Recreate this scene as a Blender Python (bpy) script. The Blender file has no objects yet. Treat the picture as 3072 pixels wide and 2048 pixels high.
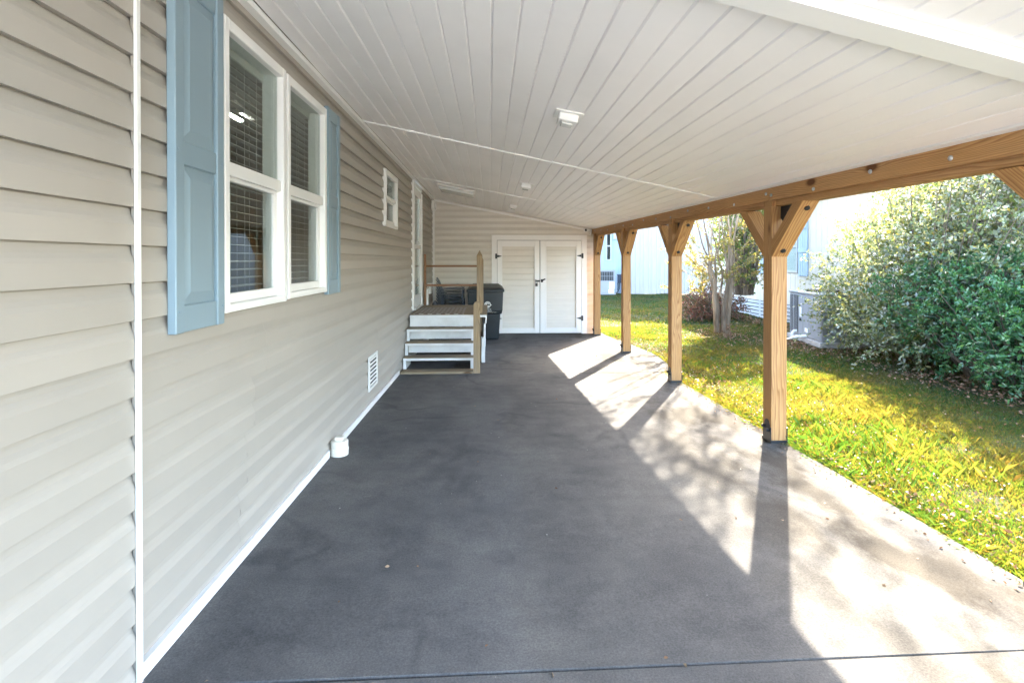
import bpy, math, random
import numpy as np
from mathutils import Vector, Matrix
R = math.radians
rng = np.random.default_rng(7)
random.seed(7)
sc = bpy.context.scene
# ------------------------------------------------------------------ camera, sky, sun, exposure
H = 1.55
cam = bpy.data.cameras.new('camera')
cam.sensor_width = 36.0; cam.lens = 18.212; cam.shift_x = 0.0; cam.shift_y = -0.0762
cam.clip_start = 0.05; cam.clip_end = 600
camo = bpy.data.objects.new('camera', cam); sc.collection.objects.link(camo)
camo.location = (0, 0, H); camo.rotation_euler = (math.pi/2 - 0.0063, 0, -0.043)
sc.camera = camo
SUN_EL, SUN_AZ = 31.2, 29.9            # azimuth measured from +Y towards +X
world = bpy.data.worlds.new('World'); sc.world = world; world.use_nodes = True
nt = world.node_tree; bgn = nt.nodes['Background']
sky = nt.nodes.new('ShaderNodeTexSky'); sky.sky_type = 'NISHITA'; sky.sun_disc = False
sky.sun_elevation = R(SUN_EL); sky.sun_rotation = R(SUN_AZ); sky.air_density = 1.0; sky.dust_density = 2.5; sky.ozone_density = 1.0
nt.links.new(sky.outputs[0], bgn.inputs[0]); bgn.inputs[1].default_value = 0.15
sl = bpy.data.lights.new('sun', 'SUN'); sl.energy = 3.15; sl.angle = R(0.55); sl.color = (1.0, 0.93, 0.82)
so = bpy.data.objects.new('sun', sl); sc.collection.objects.link(so)
sd = Vector((math.sin(R(SUN_AZ))*math.cos(R(SUN_EL)), math.cos(R(SUN_AZ))*math.cos(R(SUN_EL)), math.sin(R(SUN_EL))))
so.rotation_euler = sd.to_track_quat('Z', 'Y').to_euler(); so.location = (20, 30, 25)
sc.view_settings.view_transform = 'Standard'; sc.view_settings.look = 'None'
sc.view_settings.gamma = 1.0; sc.view_settings.use_curve_mapping = False
sc.view_settings.exposure = 4.55
try:
    sc.cycles.max_bounces = 10; sc.cycles.diffuse_bounces = 7; sc.cycles.glossy_bounces = 4
    sc.cycles.transparent_max_bounces = 12; sc.cycles.transmission_bounces = 4
    sc.cycles.use_denoising = True; sc.cycles.caustics_reflective = False; sc.cycles.caustics_refractive = False
except Exception: pass

# ------------------------------------------------------------------ measures of the place
GS = 0.0137
def g(y): return -GS*y if y < 12 else -GS*12 - (min(y, 27)-12)*0.004
XW = -1.3118                 # face of the house wall
YE = 12.0                    # face of the storage room wall
def PX(y): return 2.5355 - 0.0128*y      # inner face of the post line
def BB(y): return 2.0286 + 0.0106*y      # underside of the ledger board
def CZ(x, y):                # ceiling height
    zl = 2.9409 + 0.0028*y; zr = 2.149 + 0.0106*y
    return zl + (zr-zl)*(x-XW)/(PX(y)-XW)

# ------------------------------------------------------------------ materials
def nn(t, typ, **k):
    n = t.nodes.new(typ)
    for a, b in k.items():
        if a in ('inp',):
            for i, v in b.items(): n.inputs[i].default_value = v
        else: setattr(n, a, b)
    return n
def ramp(t, fac, stops):
    r = t.nodes.new('ShaderNodeValToRGB'); cr = r.color_ramp
    while len(cr.elements) < len(stops): cr.elements.new(0.5)
    for e, (p, c) in zip(cr.elements, stops):
        e.position = p; e.color = (c[0], c[1], c[2], 1) if not isinstance(c, float) else (c, c, c, 1)
    t.links.new(fac, r.inputs[0]); return r.outputs[0]
def mixc(t, fac, a, b, mode='MIX'):
    m = t.nodes.new('ShaderNodeMix'); m.data_type = 'RGBA'; m.blend_type = mode
    for s, v in ((m.inputs[0], fac), (m.inputs[6], a), (m.inputs[7], b)):
        if isinstance(v, bpy.types.NodeSocket): t.links.new(v, s)
        elif isinstance(v, (int, float)): s.default_value = v
        else: s.default_value = (v[0], v[1], v[2], 1)
    return m.outputs[2]
def mathn(t, op, a, b=0.0, clamp=False):
    m = t.nodes.new('ShaderNodeMath'); m.operation = op; m.use_clamp = clamp
    for s, v in ((m.inputs[0], a), (m.inputs[1], b)):
        if isinstance(v, bpy.types.NodeSocket): t.links.new(v, s)
        else: s.default_value = v
    return m.outputs[0]
def coords(t, scale=(1, 1, 1), kind='Object', rnd=0.0, rot=(0, 0, 0)):
    tc = t.nodes.new('ShaderNodeTexCoord'); mp = t.nodes.new('ShaderNodeMapping')
    out = tc.outputs[kind]
    if rnd:
        oi = t.nodes.new('ShaderNodeObjectInfo'); vm = t.nodes.new('ShaderNodeVectorMath'); vm.operation = 'MULTIPLY_ADD'
        t.links.new(oi.outputs['Random'], vm.inputs[0]); vm.inputs[1].default_value = (rnd, rnd*1.7, rnd*2.3)
        t.links.new(out, vm.inputs[2]); out = vm.outputs[0]
    t.links.new(out, mp.inputs[0]); mp.inputs['Scale'].default_value = scale; mp.inputs['Rotation'].default_value = rot
    return mp.outputs[0]
def noise(t, vec, scale, detail=3, rough=0.55, out=0):
    n = t.nodes.new('ShaderNodeTexNoise'); t.links.new(vec, n.inputs['Vector'])
    n.inputs['Scale'].default_value = scale; n.inputs['Detail'].default_value = detail; n.inputs['Roughness'].default_value = rough
    return n.outputs[out]
def bump(t, bsdf, h, strength, dist):
    b = t.nodes.new('ShaderNodeBump'); b.inputs['Strength'].default_value = strength; b.inputs['Distance'].default_value = dist
    t.links.new(h, b.inputs['Height']); t.links.new(b.outputs[0], bsdf.inputs['Normal'])
def base(name, col=(.5, .5, .5), rough=0.5, metal=0.0, spec=0.4):
    m = bpy.data.materials.new(name); m.use_nodes = True; t = m.node_tree; b = t.nodes['Principled BSDF']
    b.inputs['Base Color'].default_value = (*col, 1); b.inputs['Roughness'].default_value = rough
    b.inputs['Metallic'].default_value = metal; b.inputs['Specular IOR Level'].default_value = spec
    return m, t, b
def paint(name, col, rough=0.45, var=0.06, nscale=3.0, bscale=90.0, bstr=0.08, dirt=0.0, metal=0.0, stretch=(1, 1, 1), spec=.4, obvar=0.0):
    m, t, b = base(name, col, rough, metal, spec)
    v = coords(t, (1, 1, 1), rnd=3.0)
    n = noise(t, v, nscale, 4)
    c = mixc(t, ramp(t, n, [(.3, 0.0), (.7, 1.0)]), tuple(x*(1-var) for x in col), tuple(min(x*(1+var), 1) for x in col))
    if obvar:
        oi = t.nodes.new('ShaderNodeObjectInfo')
        c = mixc(t, oi.outputs['Random'], c, mixc(t, 1.0, c, (1-obvar,)*3, 'MULTIPLY'))
    if dirt:
        n2 = noise(t, v, 1.3, 6, .7)
        c = mixc(t, mathn(t, 'MULTIPLY', ramp(t, n2, [(.5, 0.0), (.72, 1.0)]), dirt), c, (.16, .14, .11))
    t.links.new(c, b.inputs['Base Color'])
    if bstr:
        vb = coords(t, stretch, rnd=3.0)
        bump(t, b, noise(t, vb, bscale, 3), bstr, 0.002)
    return m
M = {}
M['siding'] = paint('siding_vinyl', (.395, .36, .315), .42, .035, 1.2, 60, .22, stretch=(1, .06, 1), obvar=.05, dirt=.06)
M['siding_end_lightened'] = paint('siding_vinyl_end_lightened', (.70, .665, .60), .45, .035, 1.2, 60, .22, stretch=(.06, 1, 1), obvar=.05, dirt=.08)  # same vinyl as the long wall, painted paler for light missing here
M['white'] = paint('white_vinyl', (.80, .79, .77), .32, .02, 2, 120, .03)
M['white_worn'] = paint('white_paint_worn', (.72, .73, .74), .5, .06, 4, 60, .1, dirt=.25)
M['soffit'] = paint('soffit_vinyl', (.89, .865, .86), .42, .03, 1.0, 200, .04, obvar=.025, dirt=.03)
M['shutter'] = paint('shutter_vinyl', (.225, .305, .355), .4, .03, 2, 70, .25, stretch=(1, 1, .05))
M['blue_far'] = paint('blue_cladding', (.27, .335, .39), .6, .05, 1, 40, .05)
M['white_far'] = paint('white_cladding', (.34, .34, .33), .6, .03, 1, 40, .05)
M['cream'] = paint('cream_cladding', (.45, .40, .32), .6, .05, 1.5, 40, .1, obvar=.04)
M['black'] = paint('black_metal', (.018, .019, .022), .42, .2, 6, 150, .1, spec=.5)
M['zinc'] = paint('galvanised', (.42, .43, .44), .45, .15, 30, 150, .1, metal=.6)
M['bin'] = paint('bin_plastic', (.010, .017, .024), .42, .3, 4, 220, .15, spec=.5)
M['chair'] = paint('chair_plastic', (.03, .045, .07), .28, .2, 5, 150, .08, spec=.5)
M['grey_metal'] = paint('unit_grey', (.25, .255, .26), .45, .06, 2, 60, .05, dirt=.15)
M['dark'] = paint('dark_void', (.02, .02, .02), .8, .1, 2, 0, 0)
M['pvc'] = paint('pvc_cream', (.74, .70, .62), .35, .04, 10, 100, .03, dirt=.12)
M['room'] = paint('room_paint', (.45, .42, .36), .8, .08, 1, 60, .02)
M['blind'] = paint('blind_slat', (.62, .60, .56), .5, .03, 3, 60, .02)
M['print'] = paint('white_print', (.75, .76, .74), .5, .02, 9, 0, 0)
M['concrete_raw'] = paint('foundation_concrete', (.33, .31, .28), .9, .2, 5, 90, .5, dirt=.2)
M['roof'] = paint('roof_metal', (.55, .55, .54), .5, .05, 1, 60, .05)
M['shingle'] = paint('shingle', (.12, .11, .10), .9, .2, 8, 60, .4)
M['brick_red'] = paint('red_block', (.28, .12, .08), .9, .2, 8, 60, .4)
M['grey_bag'] = paint('grey_sack', (.10, .10, .11), .6, .2, 8, 60, .4)

def glass(name='window_glass', tint=(.80, .84, .82), refl=1.6):
    m = bpy.data.materials.new(name); m.use_nodes = True; t = m.node_tree
    t.nodes.remove(t.nodes['Principled BSDF']); out = t.nodes['Material Output']
    tr = t.nodes.new('ShaderNodeBsdfTransparent'); tr.inputs[0].default_value = (*tint, 1)
    gl = t.nodes.new('ShaderNodeBsdfGlossy'); gl.inputs['Roughness'].default_value = .02
    fr = t.nodes.new('ShaderNodeFresnel'); fr.inputs[0].default_value = refl
    mx = t.nodes.new('ShaderNodeMixShader')
    ge = t.nodes.new('ShaderNodeNewGeometry')
    t.links.new(mathn(t, 'MULTIPLY', fr.outputs[0], mathn(t, 'SUBTRACT', 1.0, ge.outputs['Backfacing'])), mx.inputs[0]); t.links.new(tr.outputs[0], mx.inputs[1]); t.links.new(gl.outputs[0], mx.inputs[2])
    t.links.new(mx.outputs[0], out.inputs[0]); return m
M['glass'] = glass()
m_, t_, b_ = base('lamp_glow', (.9, .9, .85), .5); b_.inputs['Emission Color'].default_value = (1, .97, .88, 1); b_.inputs['Emission Strength'].default_value = 5.0
M['glow'] = m_
m_, t_, b_ = base('lamp_lens', (.62, .62, .60), .25); M['lens'] = m_

def wood(name, light, dark, knot, axis='Z', grey=0.0, ring=26.0, rough=.62):
    m, t, b = base(name, light, rough, 0, .25)
    rot = {'Z': (0, 0, 0), 'Y': (R(90), 0, 0), 'X': (0, R(90), 0)}[axis]
    p = coords(t, (1, 1, 1), rnd=4.0, rot=rot)
    def sc_(s):
        mp = t.nodes.new('ShaderNodeMapping'); t.links.new(p, mp.inputs[0]); mp.inputs['Scale'].default_value = s; return mp.outputs[0]
    wn = noise(t, sc_((5, 5, .55)), 1.0, 3, .5, 1)
    vm = t.nodes.new('ShaderNodeVectorMath'); vm.operation = 'MULTIPLY_ADD'
    t.links.new(wn, vm.inputs[0]); vm.inputs[1].default_value = (.17, .17, 0)
    t.links.new(sc_((1, 1, .12)), vm.inputs[2])
    # knots pull the rings aside
    vo = t.nodes.new('ShaderNodeTexVoronoi'); t.links.new(sc_((3.6, 3.6, 1.7)), vo.inputs['Vector']); vo.inputs['Scale'].default_value = 1.0
    kd = vo.outputs['Distance']
    w = t.nodes.new('ShaderNodeTexWave'); w.wave_type = 'RINGS'; w.rings_direction = 'Z'; w.wave_profile = 'SAW'
    t.links.new(vm.outputs[0], w.inputs['Vector']); w.inputs['Scale'].default_value = ring; w.inputs['Distortion'].default_value = 1.2
    w.inputs['Detail'].default_value = 2; w.inputs['Detail Scale'].default_value = 1.5
    pull = mathn(t, 'MULTIPLY', mathn(t, 'SUBTRACT', .34, kd, True), 26.0)
    t.links.new(pull, w.inputs['Phase Offset'])
    mid = tuple((a*2+c)/3 for a, c in zip(light, dark))
    col = ramp(t, w.outputs[1], [(0.0, light), (.45, mid), (.82, dark), (1.0, light)])
    fine = noise(t, sc_((160, 160, 5)), 1.0, 2)
    col = mixc(t, .45, col, mixc(t, 1.0, col, ramp(t, fine, [(.3, (.72, .72, .72)), (.7, (1.2, 1.2, 1.2))]), 'MULTIPLY'))
    big = noise(t, sc_((2.5, 2.5, .8)), 1.0, 3)
    col = mixc(t, mathn(t, 'MULTIPLY', ramp(t, big, [(.42, 0.0), (.62, 1.0)]), .55), col, mixc(t, 1.0, col, (.80, .76, .70), 'MULTIPLY'))
    if grey: col = mixc(t, mathn(t, 'MULTIPLY', ramp(t, noise(t, sc_((6, 6, 1.2)), 1.0, 4), [(.3, 0.0), (.6, 1.0)]), grey), col, (.23, .21, .18))
    kn = ramp(t, kd, [(.0, 1.0), (.075, 1.0), (.11, .35), (.15, 0.0)])
    col = mixc(t, kn, col, knot)
    t.links.new(col, b.inputs['Base Color'])
    bump(t, b, mathn(t, 'ADD', mathn(t, 'MULTIPLY', w.outputs[1], .6), fine), .25, .0012)
    return m
YEL = ((.50, .275, .105), (.29, .13, .038), (.12, .045, .016))
M['wood_z'] = wood('pine_upright', *YEL, 'Z', grey=.12)
M['wood_y'] = wood('pine_along', (.56, .32, .13), (.33, .15, .05), YEL[2], 'Y', grey=.15)
M['old_z'] = wood('old_pine_upright', (.40, .285, .16), (.22, .14, .065), (.09, .05, .03), 'Z', grey=.45)
M['old_x'] = wood('old_pine_across', (.34, .26, .16), (.20, .14, .075), (.1, .06, .03), 'X', grey=.6)
M['rail_x'] = wood('rail_wood', (.36, .20, .11), (.22, .11, .055), (.1, .05, .03), 'X', grey=.1)
M['rail_y'] = wood('rail_wood_y', (.36, .20, .11), (.22, .11, .055), (.1, .05, .03), 'Y', grey=.1)

def concrete():
    m, t, b = base('slab_concrete', (.2, .2, .2), 1.0, 0, .03)
    p = coords(t, (1, 1, 1), 'Object')
    sx = t.nodes.new('ShaderNodeSeparateXYZ'); t.links.new(p, sx.inputs[0])
    wob = mathn(t, 'MULTIPLY', mathn(t, 'SUBTRACT', noise(t, coords(t, (1, .35, 1)), 1.6, 3), .5), .5)
    lane = ramp(t, mathn(t, 'ADD', mathn(t, 'MULTIPLY', mathn(t, 'ADD', sx.outputs[0], wob), .25), .3), [(.33, 0.0), (.36, .35), (.60, .55), (.80, 1.0)])
    col = mixc(t, lane, (.114, .111, .109), (.098, .092, .082))
    n1 = noise(t, coords(t, (1, .6, 1)), 1.1, 6, .62)
    col = mixc(t, .62, col, mixc(t, 1.0, col, ramp(t, n1, [(.30, (.62, .63, .66)), (.48, (.95, .95, .96)), (.62, (1.3, 1.28, 1.24)), (.72, (1.5, 1.45, 1.38))]), 'MULTIPLY'))
    # swept streaks across
    n2 = noise(t, coords(t, (2.2, 3.4, 1)), 1.6, 6, .72)
    col = mixc(t, .6, col, mixc(t, 1.0, col, ramp(t, n2, [(.3, (.76, .76, .78)), (.7, (1.26, 1.25, 1.22))]), 'MULTIPLY'))
    # dark stain streaks that run and fork
    n3 = noise(t, coords(t, (.8, .5, 1)), 1.0, 3, .5, 1)
    vm = t.nodes.new('ShaderNodeVectorMath'); vm.operation = 'MULTIPLY_ADD'; t.links.new(n3, vm.inputs[0]); vm.inputs[1].default_value = (1.2, 1.2, 0); t.links.new(p, vm.inputs[2])
    n4 = noise(t, vm.outputs[0], .75, 3, .5)
    band = mathn(t, 'ABSOLUTE', mathn(t, 'SUBTRACT', n4, .5))
    col = mixc(t, mathn(t, 'MULTIPLY', ramp(t, band, [(.0, 1.0), (.010, .8), (.028, 0.0)]), mathn(t, 'MULTIPLY', ramp(t, noise(t, p, .9, 3), [(.42, 0.0), (.55, 1.0)]), .55)), col, mixc(t, 1.0, col, (.62, .63, .66), 'MULTIPLY'))
    # pale scuffs
    n5 = noise(t, vm.outputs[0], 3.2, 5, .7)
    col = mixc(t, mathn(t, 'MULTIPLY', ramp(t, n5, [(.68, 0.0), (.76, 1.0)]), .35), col, (.33, .32, .30))
    # brown weathering on the open side
    br = mathn(t, 'MULTIPLY', ramp(t, sx.outputs[0], [(.0, 0.0), (1.0, 1.0)]), 1.0)
    edge = ramp(t, mathn(t, 'MULTIPLY', sx.outputs[0], .4), [(.50, 0.0), (.80, 1.0)])
    col = mixc(t, mathn(t, 'MULTIPLY', mathn(t, 'MULTIPLY', edge, ramp(t, noise(t, coords(t, (1.4, .7, 1)), 1.5, 6, .65), [(.44, 0.0), (.56, 1.0)])), .9), col, (.050, .044, .035))
    fine = noise(t, p, 110, 5, .8)
    col = mixc(t, .9, col, mixc(t, 1.0, col, ramp(t, fine, [(.3, (.62, .62, .62)), (.5, (1.0, 1.0, 1.0)), (.7, (1.4, 1.4, 1.4))]), 'MULTIPLY'))
    vo = t.nodes.new('ShaderNodeTexVoronoi'); t.links.new(p, vo.inputs['Vector']); vo.inputs['Scale'].default_value = 9.0
    col = mixc(t, mathn(t, 'MULTIPLY', ramp(t, vo.outputs['Distance'], [(.0, 1.0), (.035, 1.0), (.05, 0.0)]), ramp(t, noise(t, p, 2.0, 2), [(.55, 0.0), (.6, 1.0)])), col, (.42, .41, .38))
    t.links.new(col, b.inputs['Base Color'])
    bump(t, b, mathn(t, 'ADD', fine, mathn(t, 'MULTIPLY', n2, .5)), .35, .003)
    return m
M['concrete'] = concrete()

def turf():
    m, t, b = base('turf_soil', (.08, .08, .04), .95, 0, .1)
    p = coords(t, (1, 1, 1), 'Object')
    a = noise(t, p, .9, 5, .6); c = noise(t, p, 38, 4, .75); d = noise(t, p, 4.0, 4, .6)
    col = mixc(t, ramp(t, a, [(.38, 0.0), (.62, 1.0)]), (.024, .038, .014), (.055, .048, .028))
    col = mixc(t, ramp(t, d, [(.4, 0.0), (.65, 1.0)]), col, (.032, .042, .016))
    col = mixc(t, .8, col, mixc(t, 1.0, col, ramp(t, c, [(.3, (.5, .5, .5)), (.7, (1.5, 1.5, 1.5))]), 'MULTIPLY'))
    t.links.new(col, b.inputs['Base Color']); bump(t, b, c, 1.0, .02); return m
M['turf'] = turf()
M['pale_concrete'] = paint('pale_concrete', (.46, .45, .42), .85, .12, 1.5, 120, .4, dirt=.1)

def leafmat(name, cols, trans=.45, rough=.4, spec=.4, patch=None, tcol=None):
    m = bpy.data.materials.new(name); m.use_nodes = True; t = m.node_tree; b = t.nodes['Principled BSDF']; out = t.nodes['Material Output']
    ge = t.nodes.new('ShaderNodeNewGeometry')
    col = ramp(t, ge.outputs['Random Per Island'], [(i/(len(cols)-1), c) for i, c in enumerate(cols)])
    if patch:
        p = coords(t, (1, 1, 1), 'Object'); n = noise(t, p, patch[0], 4, .6)
        col = mixc(t, mathn(t, 'MULTIPLY', ramp(t, n, [(.42, 0.0), (.60, 1.0)]), patch[2]), col, mixc(t, .75, col, patch[1]))
    t.links.new(col, b.inputs['Base Color']); b.inputs['Roughness'].default_value = rough; b.inputs['Specular IOR Level'].default_value = spec
    tl = t.nodes.new('ShaderNodeBsdfTranslucent')
    if tcol: t.links.new(mixc(t, 1.0, col, tcol, 'MULTIPLY'), tl.inputs[0])
    else: t.links.new(col, tl.inputs[0])
    mx = t.nodes.new('ShaderNodeMixShader'); mx.inputs[0].default_value = trans
    t.links.new(b.outputs[0], mx.inputs[1]); t.links.new(tl.outputs[0], mx.inputs[2]); t.links.new(mx.outputs[0], out.inputs[0])
    return m
M['grass'] = leafmat('grass_blades', [(.012, .045, .021), (.018, .06, .025), (.032, .068, .025), (.015, .052, .023), (.085, .072, .046), (.022, .062, .024)], .5, .5, .2, patch=(.8, (.085, .075, .05), .45), tcol=(3.1, 2.0, .35))
M['litter'] = leafmat('dry_leaves', [(.16, .08, .04), (.24, .14, .08), (.10, .055, .03), (.30, .21, .13), (.19, .08, .05)], .15, .7, .2)
M['silver'] = leafmat('silver_leaves', [(.09, .13, .055), (.20, .22, .15), (.065, .105, .04), (.34, .34, .29), (.14, .17, .055), (.08, .12, .05), (.27, .22, .06)], .35, .38, .5, tcol=(1.7, 1.5, .7))
M['green'] = leafmat('glossy_leaves', [(.038, .11, .042), (.06, .16, .06), (.024, .08, .03), (.11, .19, .06), (.045, .13, .045), (.055, .14, .055)], .28, .32, .5, tcol=(1.4, 1.5, .8))
M['myrtle'] = leafmat('yellowing_leaves', [(.15, .15, .045), (.22, .19, .06), (.10, .13, .035), (.24, .16, .06), (.08, .10, .03)], .5, .5, .3, tcol=(1.6, 1.4, .8))
M['redleaf'] = leafmat('reddish_leaves', [(.16, .045, .03), (.22, .08, .05), (.10, .06, .03), (.07, .075, .03), (.20, .10, .06)], .3, .5, .3)
M['tallgreen'] = leafmat('plain_green_leaves', [(.05, .10, .025), (.09, .14, .03), (.14, .17, .05), (.04, .08, .02), (.24, .16, .06)], .4, .4, .4, tcol=(1.6, 1.5, .7))
M['flower'] = leafmat('pale_flowers', [(.55, .5, .6), (.6, .58, .62), (.4, .36, .55)], .2, .6, .2)
def barkm(name, a, b_, sc1=(30, 30, 4)):
    m, t, b = base(name, a, .8, 0, .2); p = coords(t, sc1, 'Object'); n = noise(t, p, 1.0, 4, .6); n2 = noise(t, coords(t, (5, 5, 1.2)), 1.0, 3)
    c = mixc(t, ramp(t, n, [(.35, 0.0), (.65, 1.0)]), a, b_); c = mixc(t, ramp(t, n2, [(.45, 0.0), (.6, 1.0)]), c, tuple(x*1.35 for x in a))
    t.links.new(c, b.inputs['Base Color']); bump(t, b, n, .4, .004); return m
M['bark'] = barkm('smooth_bark', (.18, .128, .082), (.095, .065, .042))
M['twig'] = barkm('twig_bark', (.14, .11, .08), (.08, .06, .045))
def matrug():
    m, t, b = base('mat_weave', (.3, .28, .25), .95, 0, .1)
    p = coords(t, (1, 1, 1), 'Object', rot=(0, 0, R(45)))
    ck = t.nodes.new('ShaderNodeTexBrick'); t.links.new(p, ck.inputs['Vector']); ck.inputs['Scale'].default_value = 6.0
    ck.inputs['Color1'].default_value = (.17, .12, .11, 1); ck.inputs['Color2'].default_value = (.20, .14, .12, 1); ck.inputs['Mortar'].default_value = (.46, .44, .40, 1)
    ck.inputs['Mortar Size'].default_value = .10; ck.offset = 0.0; ck.inputs['Brick Width'].default_value = .6; ck.inputs['Row Height'].default_value = .6
    t.links.new(ck.outputs[0], b.inputs['Base Color']); bump(t, b, noise(t, p, 300, 2), .5, .002); return m
M['rug'] = matrug()

# ------------------------------------------------------------------ mesh helpers
COL = sc.collection
class MB:
    def __init__(s): s.v = []; s.f = []
    def add(s, vs, fs):
        k = len(s.v); s.v += [tuple(p) for p in vs]; s.f += [tuple(i+k for i in f) for f in fs]; return s
    def box(s, a, b, bev=0.0):
        x0, y0, z0 = a; x1, y1, z1 = b
        if x0 > x1: x0, x1 = x1, x0
        if y0 > y1: y0, y1 = y1, y0
        if z0 > z1: z0, z1 = z1, z0
        if bev <= 0 or min(x1-x0, y1-y0, z1-z0) < 2.2*bev:
            return s.add([(x0,y0,z0),(x1,y0,z0),(x1,y1,z0),(x0,y1,z0),(x0,y0,z1),(x1,y0,z1),(x1,y1,z1),(x0,y1,z1)],
                         [(3,2,1,0),(4,5,6,7),(0,1,5,4),(1,2,6,5),(2,3,7,6),(3,0,4,7)])
        lo = (x0, y0, z0); hi = (x1, y1, z1); vs = []; idx = {}
        for cx in (0, 1):
            for cy in (0, 1):
                for cz in (0, 1):
                    c = (cx, cy, cz)
                    for ax in range(3):
                        p = []
                        for q in range(3):
                            e = lo[q] if c[q] == 0 else hi[q]
                            if q != ax: e += bev if c[q] == 0 else -bev
                            p.append(e)
                        idx[(c, ax)] = len(vs); vs.append(p)
        fs = []
        def orient(f):
            ps = [Vector(vs[i]) for i in f]; n = (ps[1]-ps[0]).cross(ps[2]-ps[1]); c = sum(ps, Vector())/len(ps)
            ctr = Vector(((x0+x1)/2, (y0+y1)/2, (z0+z1)/2))
            return f if n.dot(c-ctr) > 0 else f[::-1]
        for ax in range(3):
            o = [q for q in range(3) if q != ax]
            for sd_ in (0, 1):
                f = []
                for (a_, b_) in ((0,0),(1,0),(1,1),(0,1)):
                    c = [0,0,0]; c[ax] = sd_; c[o[0]] = a_; c[o[1]] = b_; f.append(idx[(tuple(c), ax)])
                fs.append(orient(f))
            for a_ in (0, 1):
                for b_ in (0, 1):
                    c0 = [0,0,0]; c1 = [0,0,0]; c0[o[0]] = c1[o[0]] = a_; c0[o[1]] = c1[o[1]] = b_; c1[ax] = 1
                    fs.append(orient([idx[(tuple(c0), o[0])], idx[(tuple(c1), o[0])], idx[(tuple(c1), o[1])], idx[(tuple(c0), o[1])]]))
        for cx in (0, 1):
            for cy in (0, 1):
                for cz in (0, 1): fs.append(orient([idx[((cx,cy,cz), a)] for a in range(3)]))
        return s.add(vs, fs)
    def prism(s, poly, axis, a, b):
        """extrude a 2-D polygon along axis from a to b"""
        def P(u, v, w):
            return {'X': (w, u, v), 'Y': (u, w, v), 'Z': (u, v, w)}[axis]
        n = len(poly); vs = [P(u, v, a) for u, v in poly] + [P(u, v, b) for u, v in poly]
        fs = [tuple(range(n))[::-1], tuple(range(n, 2*n))] + [(i, (i+1) % n, n+(i+1) % n, n+i) for i in range(n)]
        return s.add(vs, fs)
    def tube(s, path, rad, n=8, cap=True):
        path = [Vector(p) for p in path]; k0 = len(s.v)
        if not hasattr(rad, '__len__'): rad = [rad]*len(path)
        up = None; rings = []
        for i, p in enumerate(path):
            d = (path[min(i+1, len(path)-1)]-path[max(i-1, 0)]).normalized()
            if up is None: up = d.orthogonal().normalized()
            else:
                up = up - d*up.dot(d); up = up.normalized() if up.length > 1e-6 else d.orthogonal().normalized()
            sde = d.cross(up)
            rings.append([p + (up*math.cos(2*math.pi*j/n) + sde*math.sin(2*math.pi*j/n))*rad[i] for j in range(n)])
        vs = [q for r_ in rings for q in r_]; fs = []
        for i in range(len(path)-1):
            for j in range(n):
                fs.append((i*n+j, i*n+(j+1) % n, (i+1)*n+(j+1) % n, (i+1)*n+j))
        if cap: fs += [tuple(range(n))[::-1], tuple(range((len(path)-1)*n, len(path)*n))]
        return s.add(vs, fs)
    def cyl(s, a, b, r, n=16): return s.tube([a, b], [r, r], n)
    def lathe(s, prof, c=(0, 0, 0), n=20):
        vs = []; fs = []
        for r_, z in prof: vs += [(c[0]+r_*math.cos(2*math.pi*j/n), c[1]+r_*math.sin(2*math.pi*j/n), c[2]+z) for j in range(n)]
        for i in range(len(prof)-1):
            for j in range(n): fs.append((i*n+j, i*n+(j+1) % n, (i+1)*n+(j+1) % n, (i+1)*n+j))
        fs += [tuple(range(n))[::-1], tuple(range((len(prof)-1)*n, len(prof)*n))]
        return s.add(vs, fs)
    def mesh(s, name, mat, smooth=False):
        me = bpy.data.meshes.new(name); me.from_pydata(s.v, [], s.f); me.materials.append(mat)
        if smooth: me.polygons.foreach_set('use_smooth', [True]*len(me.polygons))
        me.update(); return me
def wloc(o):
    v = Vector((0, 0, 0))
    while o: v += o.location; o = o.parent
    return v
def link(name, me, parent=None, loc=(0, 0, 0), rot=None, kind=None):
    o = bpy.data.objects.new(name, me); COL.objects.link(o); o.location = loc
    if rot: o.rotation_euler = rot
    if parent: o.parent = parent
    if kind: o['kind'] = kind
    return o
def part(name, mb, mat, parent, loc=None, rot=None, smooth=False, world=False, kind=None):
    """a mesh part of a thing; with world=True its vertices are given in world coordinates"""
    if world:
        off = wloc(parent) if parent else Vector((0, 0, 0)); n = len(mb.v)
        c = Vector([sum(v[i] for v in mb.v)/n for i in range(3)])
        mb.v = [(v[0]-c[0], v[1]-c[1], v[2]-c[2]) for v in mb.v]
        return link(name, mb.mesh(name, mat, smooth), parent, c-off, None, kind)
    return link(name, mb.mesh(name, mat, smooth), parent, loc or (0, 0, 0), rot, kind)
def thing(name, label, cat, loc=(0, 0, 0), rz=0.0, group=None, kind=None):
    o = bpy.data.objects.new(name, None); COL.objects.link(o); o.location = loc; o.rotation_euler = (0, 0, rz); o.empty_display_size = .1
    o['label'] = label; o['category'] = cat
    if group: o['group'] = group
    if kind: o['kind'] = kind
    return o
def tag(o, label=None, cat=None, group=None, kind=None):
    if label: o['label'] = label
    if cat: o['category'] = cat
    if group: o['group'] = group
    if kind: o['kind'] = kind
    return o
def copy_tree(o, parent=None):
    c = o.copy(); COL.objects.link(c); c.parent = parent
    for ch in list(o.children): copy_tree(ch, c)
    return c
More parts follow.
